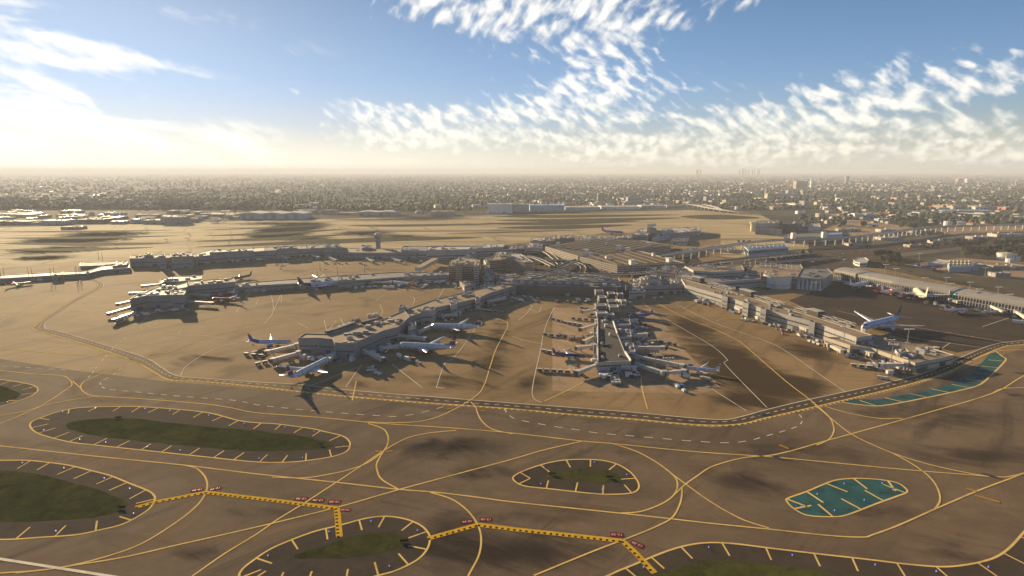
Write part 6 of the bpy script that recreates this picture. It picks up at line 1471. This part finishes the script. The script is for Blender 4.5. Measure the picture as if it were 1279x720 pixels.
# ---------------------------------------------------------------- houses: the ones that show largest, each its own
HM = [(wall_white, roof_white, 'white'), (wall_cream, roof_tan, 'cream'), (wall_tan, veh_orange, 'terracotta roofed'), (wall_light, roof_grey, 'grey roofed'), (wall_grey, roof_dark, 'dark roofed'), (wall_cream, roof_white, 'pale roofed')]
HP = []
for i, (w_, r_, nm) in enumerate(HM):
    for kind in range(2):
        t = bpy.data.objects.new('suburban_house' if kind == 0 else 'low_warehouse', None); t['category'] = 'house' if kind == 0 else 'warehouse'; t['group'] = 'buildings of the near suburbs'
        if kind == 0:
            MB().box((0, 0, 2.2), (14, 10, 4.4)).build('wall', w_, t)
            r = MB(); r.add([(-7.6, -5.6, 4.4), (7.6, -5.6, 4.4), (7.6, 5.6, 4.4), (-7.6, 5.6, 4.4), (-5, 0, 7.4), (5, 0, 7.4)], [(0, 1, 5, 4), (2, 3, 4, 5), (1, 2, 5), (3, 0, 4), (3, 2, 1, 0)]); ro = r.build('roof', r_, t)
            MB().box((3, 1.5, 6.8), (1, 1, 2.6)).build('chimney', w_, ro)
            for x in (-4, 1.5, 5): MB().box((x, -5.04, 2.4), (1.8, .1, 1.5)).build('window', glass, t)
            MB().box((-1.2, -5.04, 1.2), (1.1, .1, 2.3)).build('door', metal_dk, t)
        else:
            MB().box((0, 0, 3.8), (34, 20, 7.6)).build('wall', w_, t); MB().box((0, 0, 7.8), (34.8, 20.8, .4)).build('roof', r_, t)
            for x in (-11, 0, 11): MB().box((x, -10.05, 2.2), (5, .1, 4.4)).build('loading_door', metal_dk, t)
            for x, y in ((-8, 3), (6, -2)): MB().box((x, y, 8.6), (4, 3, 1.2)).build('roof_unit', metal_lt, t)
        t['_n'] = '%s %s' % (nm, 'house' if kind == 0 else 'low warehouse'); HP.append(t)
def house(px, py, where, kind, s=1.0, ang=None):
    src = HP[rnd.randrange(6) * 2 + kind]; p = G(px, py); a = (rnd.choice((0, math.pi / 2)) + .2 + rnd.uniform(-.05, .05)) if ang is None else ang
    if id(src) not in FIRST:
        FIRST.add(id(src)); link(src); o = src; o.location = p; o.rotation_euler = (0, 0, a); o.scale = (s,) * 3; o['label'] = src['_n']; REG.append(o)
    else: o = copy_thing(src, p, a, src['_n'], scale=(s * rnd.uniform(.8, 1.4), s, s * rnd.uniform(.85, 1.3)))
    AUTO.append((o, where))
def near(x):
    return 'triple peaked hangar' if x < 400 else 'pale twin hangar' if x < 560 else 'tall white box hangar' if x < 740 else 'plain brown tower block' if x < 850 else 'white highway ramp' if x < 1020 else 'blue warehouse' if x < 1150 else 'long blue roofed warehouse'
for _ in range(70): x = rnd.uniform(-20, 300); house(x, rnd.uniform(264, 275), near(x), rnd.choice((0, 1, 1)), rnd.uniform(.8, 1.3))
for _ in range(90): x = rnd.uniform(300, 860); house(x, rnd.uniform(247, 260), near(x), rnd.choice((0, 0, 1)), rnd.uniform(1, 1.5))
for _ in range(60): x = rnd.uniform(860, 1290); house(x, rnd.uniform(247, 262), near(x), rnd.choice((0, 1)), rnd.uniform(1, 1.5))
for _ in range(36): x = rnd.uniform(1020, 1290); house(x, rnd.uniform(263, 276), near(x), 1, rnd.uniform(.5, .9))
for _ in range(30): x = rnd.uniform(1000, 1290); house(x, rnd.uniform(268, 281), near(x), 0, rnd.uniform(.8, 1.2))
for i, (x0, x1, yb, h, w_, r_, lb) in enumerate([(1100, 1128, 300, 6, wall_light, roof_white, 'long pale depot under the white guideway'), (1136, 1160, 309, 5, wall_tan, roof_tan, 'low tan shed on the parkway lawn'), (1165, 1185, 304, 6, wall_light, roof_grey, 'grey roofed shed between the parkway trees'), (1215, 1240, 299, 6, wall_grey, roof_white, 'white roofed shed above the parkway trees'), (1245, 1275, 296, 7, wall_light, roof_grey, 'long grey shed beyond the parkway trees'), (1060, 1082, 307, 5, wall_tan, roof_grey, 'low grey roofed shed near the round pavilion'), (1205, 1222, 338, 5, wall_light, roof_white, 'small white shed on the cargo apron'), (1243, 1262, 346, 6, wall_grey, roof_grey, 'grey shed on the cargo apron by the masts'), (1100, 1122, 290, 7, wall_light, roof_white, 'white shed in the pale yard beyond the guideway'), (1050, 1075, 289, 6, wall_tan, roof_tan, 'tan shed in the pale yard beyond the guideway'), (1140, 1165, 291, 6, wall_grey, roof_grey, 'grey shed at the end of the pale yard')]):
    a, b = G(x0, yb), G(x1, yb); L = (b - a).length; D = max(14, min(50, L * .5))
    building('warehouse', lb, 'warehouse', [([Vector((a.x, a.y)), Vector((b.x, b.y)), Vector((b.x, b.y + D)), Vector((a.x, a.y + D))], h)], w_, r_, units=8, doors=1, parapet=.4, seed=400 + i)
for i in range(34): veh('car', CM[(i * 5) % 7], 1100 + rnd.uniform(0, 90), 290 + rnd.uniform(-3, 5), rnd.uniform(0, 3), where='yard beyond the guideway', sc_=1.05)
# the city and its trees beyond: nobody could count them
def city():
    mats = [wall_white, wall_cream, wall_light, wall_tan, wall_grey, roof_white, roof_tan, roof_grey, roof_dark, veh_orange, roof_blue]
    rg = random.Random(77); mb = MB(); tr = MB()
    ico = []
    g = (1 + 5 ** .5) / 2
    base = [Vector(v).normalized() for v in ((-1, g, 0), (1, g, 0), (-1, -g, 0), (1, -g, 0), (0, -1, g), (0, 1, g), (0, -1, -g), (0, 1, -g), (g, 0, -1), (g, 0, 1), (-g, 0, -1), (-g, 0, 1))]
    F = [(0, 11, 5), (0, 5, 1), (0, 1, 7), (0, 7, 10), (0, 10, 11), (1, 5, 9), (5, 11, 4), (11, 10, 2), (10, 7, 6), (7, 1, 8), (3, 9, 4), (3, 4, 2), (3, 2, 6), (3, 6, 8), (3, 8, 9), (4, 9, 5), (2, 4, 11), (6, 2, 10), (8, 6, 7), (9, 8, 1)]
    ca, sa = math.cos(.2), math.sin(.2)
    def dens(x, y): return .5 + .5 * math.sin(x * .0031 + 1.3 * math.sin(y * .0023)) * math.sin(y * .0023 + x * .0011)
    n = 0; nt = 0
    def blobtree(X, Y, r):
        h = r * rg.uniform(.9, 1.3); bb = len(tr.v)
        tr.v.extend([Vector((X + v.x * r * rg.uniform(.7, 1.2), Y + v.y * r * rg.uniform(.7, 1.2), h * (.95 + v.z * rg.uniform(.7, 1.1)))) for v in base])
        tr.f.extend([tuple(i + bb for i in f) for f in F]); tr.mi.extend([rg.choice((0, 2, 2, 1))] * 20)
    for zx0, zx1, zy0, zy1, m in ((-20, 335, 249, 262, 1500), (330, 640, 249, 263, 900), (640, 860, 244, 250, 350), (900, 1290, 240, 262, 1300), (1000, 1290, 262, 284, 160), (150, 700, 238, 249, 700)):
        k = 0; tries = 0
        while k < m and tries < m * 6:
            tries += 1
            p = G(rg.uniform(zx0, zx1), rg.uniform(zy0, zy1))
            if math.sin(p.x * .009 + 2 * math.sin(p.y * .004)) + math.sin(p.y * .013 + p.x * .003) + rg.uniform(-1, 1) < .1: continue
            blobtree(p.x, p.y, rg.uniform(5, 10)); k += 1
    while n < 21000:
        u = rg.random(); Y = 2450 * (13.0 ** (u ** .85)); X = rg.uniform(-1, 1) * (Y * 1.02 + 150)
        px, py = 639.5 + FPX * X / Y, 213.5 + 105000 / Y
        if py > 262 and 560 < px < 900: continue
        if py > 255 and px < 330 : continue
        # snap to blocks of a street grid
        a, b = X * ca + Y * sa, -X * sa + Y * ca
        a = round(a / 26) * 26; b = round(b / 34) * 34
        if int(a / 26) % 7 == 0 or int(b / 34) % 5 == 0: continue
        X, Y = a * ca - b * sa + rg.uniform(-3, 3), a * sa + b * ca + rg.uniform(-3, 3)
        q = dens(X, Y)
        if rg.random() < .80 - .55 * q:
            if nt < 13500:
                nt += 1; r = rg.uniform(4.5, 9) * (1 + Y / 16000); h = r * rg.uniform(.9, 1.3); bb = len(tr.v)
                tr.v += [Vector((X + v.x * r * rg.uniform(.7, 1.2), Y + v.y * r * rg.uniform(.7, 1.2), h * (.95 + v.z * rg.uniform(.7, 1.1)))) for v in base]
                tr.f += [tuple(i + bb for i in f) for f in F]; tr.mi += [rg.choice((0, 0, 1, 2))] * 20
            n += 1; continue
        n += 1; k = rg.random(); sc2 = .9 + Y / 20000
        if k < .76: w, d, h = rg.uniform(11, 18) * sc2, rg.uniform(9, 14) * sc2, rg.uniform(4, 7)
        elif k < (.84 if q < .55 else .97): w, d, h = rg.uniform(25, 60), rg.uniform(18, 34), rg.uniform(6, 11)
        else: w, d, h = rg.uniform(14, 34), rg.uniform(12, 20), rg.uniform(9, 24) * (1.1 if px > 880 else .7)
        wm_ = rg.choice((0, 1, 2, 3, 3, 4, 4)); rm = rg.choice((5, 6, 6, 6, 7, 7, 7, 8, 8, 9 if rg.random() < .35 else 6, 10 if rg.random() < .2 else 7))
        ang = .2 + (math.pi / 2 if rg.random() < .5 else 0); b0 = len(mb.mi); mb.box((X, Y, h / 2), (w, d, h), ang, wm_); mb.mi[b0 + 1] = rm
    stuff(mb.build('distant_city', mats), 'countless small pale buildings of the city stretching to the horizon'); stuff(tr.build('distant_trees', [leaf, leaf2, leaf3]), 'countless dark street trees scattered through the distant city')
city()
# long straight avenues and dark parkland in the plain
av = MB()
for a, b, w in (((322, 226), (341, 221), 40), ((344, 240), (361, 226), 26), ((378, 241), (378, 227), 26), ((404, 233), (392, 222), 30), ((240, 236), (330, 224), 40), ((0, 238), (190, 237), 34), ((560, 244), (690, 243), 24), ((880, 251), (1279, 258), 26), ((900, 236), (1279, 240), 40)):
    p, q = G(*a), G(*b); ribbon(av, [p, q], w, .05)
structure(av.build('avenue_road', MATS['light_concrete']))
for s in ("1100,284 1130,276 1165,275 1180,284 1140,290", "985,257 1060,255 1140,257 1250,259 1150,262 1000,261", "760,252 860,249 930,247 930,251 850,254 770,255", "0,252 150,250 330,254 330,263 200,262 0,263", "690,236 760,234 800,236 740,239", "430,262 600,258 600,263 470,265"):
    sheet('parkland', s, .04, 'grass_ground')
for s in ("1062,273 1130,282 1150,287 1080,296 1020,290", "1020,268 1110,263 1120,266 1040,272", "1150,283 1290,276 1290,290 1190,293"): sheet('yard_pavement', s, .06, 'light_concrete')
# skyscrapers of the far downtown
for i, (x, h, w) in enumerate(((918, 90, 60), (921.5, 150, 50), (923, 190, 42), (925.5, 120, 60), (929, 95, 55), (933.5, 105, 50), (936, 170, 40), (940, 130, 52), (942, 180, 38), (866, 110, 90), (870, 90, 60))):
    Y = 16000; X = (x - 639.5) / FPX * Y; h, w = 146 + h * .36, w * .55; t = thing('skyscraper', ('grey skyscraper of the far skyline' if i < 9 else 'low tower standing apart on the horizon'), 'skyscraper', (X, Y, 0), world=True, group='far skyline')
    MB().box((X, Y, h / 2), (w, w, h)).build('shaft', wall_dark, t); MB().box((X, Y, h + 6), (w * .6, w * .6, 12)).build('crown_block', wall_grey, t); AUTO.append((t, 'white highway ramp'))
# ---------------------------------------------------------------- air
def haze():
    mb = MB(); top = 232
    mb.box((0, FAR / 2 - 1000, (top - 1) / 2), (2 * FAR + 2000, FAR + 2000, top + 1))
    m = bpy.data.materials.new('hazy_air'); m.use_nodes = True; t = m.node_tree; t.nodes.clear(); N = NT(t)
    v = N.n('ShaderNodeVolumePrincipled', {'Color': (.60, .65, .76, 1), 'Density': HAZE, 'Anisotropy': .1})
    N.n('ShaderNodeOutputMaterial', {'Volume': v.outputs[0]})
    o = stuff(mb.build('haze', m), 'pale dusty air over the airport and city'); return o
HAZE = 8.5e-5
haze()
# ---------------------------------------------------------------- which one is which
LM = {F_: ('beside the tan concourse', 'its faceted head', (430, 440)), P_: ('beside the narrow pier', 'its outer corner', (750, 460)), D_: ('beside the people mover concourse', 'its outer tip', (1150, 460)), R_: ('beside the ribbed concourse', 'its outermost bridge', (1245, 390)),
      S_: ('beside the satellite terminal', 'its front corner', (160, 395)), L_: ('beside the slim link', 'the hotel', (565, 352)), C_: ('under the rear concourse', 'its western end', (165, 333)), 'thin pale pier': ('by the thin pale pier', 'its wider end', (162, 333)),
      'raised road by the blue station': ('on the raised road', 'the blue station', (985, 318)), 'upper roadway of the terminal front': ('on the upper roadway', 'the slab block', (660, 341)), 'ground level highway': ('on the highway below the guideway', 'the blue station', (960, 325)), 'yard beyond the guideway': ('in the yard beyond the guideway', 'the white fuel tanks', (1190, 281)), 'car park by the round pavilion': ('in the car park', 'the round pavilion', (1076, 327)),
      'triple peaked hangar': ('', 'the triple peaked hangar', (340, 273)), 'pale twin hangar': ('', 'the pale twin hangar', (470, 269)), 'two white fuel tanks': ('in the tree belt', 'the white fuel tanks', (1190, 281)), 'round white pavilion': ('', 'the round white pavilion', (1076, 327)), 'large pale tank': ('by the parkway', 'the large pale tank', (1256, 323)),
      'beige turret building': ('', 'the beige turret building', (941, 288)), 'blue station': ('', 'the blue station', (960, 320)), 'broad parking garage': ('by the ramps', 'the garage corner', (771, 343)), 'tall white box hangar': ('', 'the tall white box hangar', (625, 266)), 'plain brown tower block': ('', 'the plain brown tower block', (751, 252)),
      'white highway ramp': ('', 'the white highway ramp', (853, 255)), 'blue warehouse': ('', 'the blue works warehouse', (1088, 272)), 'long blue roofed warehouse': ('', 'the long blue roofed warehouse', (1209, 266)), 'teal painted pad': ('on the teal painted pad', 'its west tip', (985, 626))}
ENDS = {'long island': (37, 532), 'small western island': (0, 507), 'big south western island': (0, 575), 'pointed southern island': (362, 696), 'small middle island': (641, 599), 'large south eastern island': (790, 706)}
for k, v in ENDS.items(): LM[k] = ('at the ' + k, 'its west tip', v)
ONES = ['', 'first', 'second', 'third', 'fourth', 'fifth', 'sixth', 'seventh', 'eighth', 'ninth', 'tenth', 'eleventh', 'twelfth', 'thirteenth', 'fourteenth', 'fifteenth', 'sixteenth', 'seventeenth', 'eighteenth', 'nineteenth']
TENS = ['', '', 'twent', 'thirt', 'fort', 'fift', 'sixt', 'sevent', 'eight', 'ninet']
def ordinal(n):
    if n == 1: return ''
    if n < 20: return ONES[n] + ' '
    if n < 100:
        a, b = divmod(n, 10); return (TENS[a] + 'ieth ') if b == 0 else (TENS[a] + 'y ' + ONES[b] + ' ')
    return 'hundred and ' + ordinal(n - 100)
groups = {}
for o, wh in AUTO: groups.setdefault((o['label'], wh), []).append(o)
for (lb, wh), os_ in groups.items():
    place, ref, pt = LM[wh]; q = G(*pt)
    os_.sort(key=lambda o: (Vector(o.location[:2]) - Vector(q[:2])).length)
    for i, o in enumerate(os_):
        o['label'] = ('%s%s, %s' % (lb, (' ' + place) if place else '', ('%sclosest to %s' % (ordinal(i + 1), ref)))).strip()
for o in list(sc.objects):
    for k in ('_o', '_n'):
        if k in o: del o[k]

for o in list(sc.objects):
    if o.type == 'EMPTY' and 'category' in o and 'label' not in o: print('NOLABEL', o.name)
    if 'label' in o and len(o['label'].split()) > 16: print('LONG', o['label'])
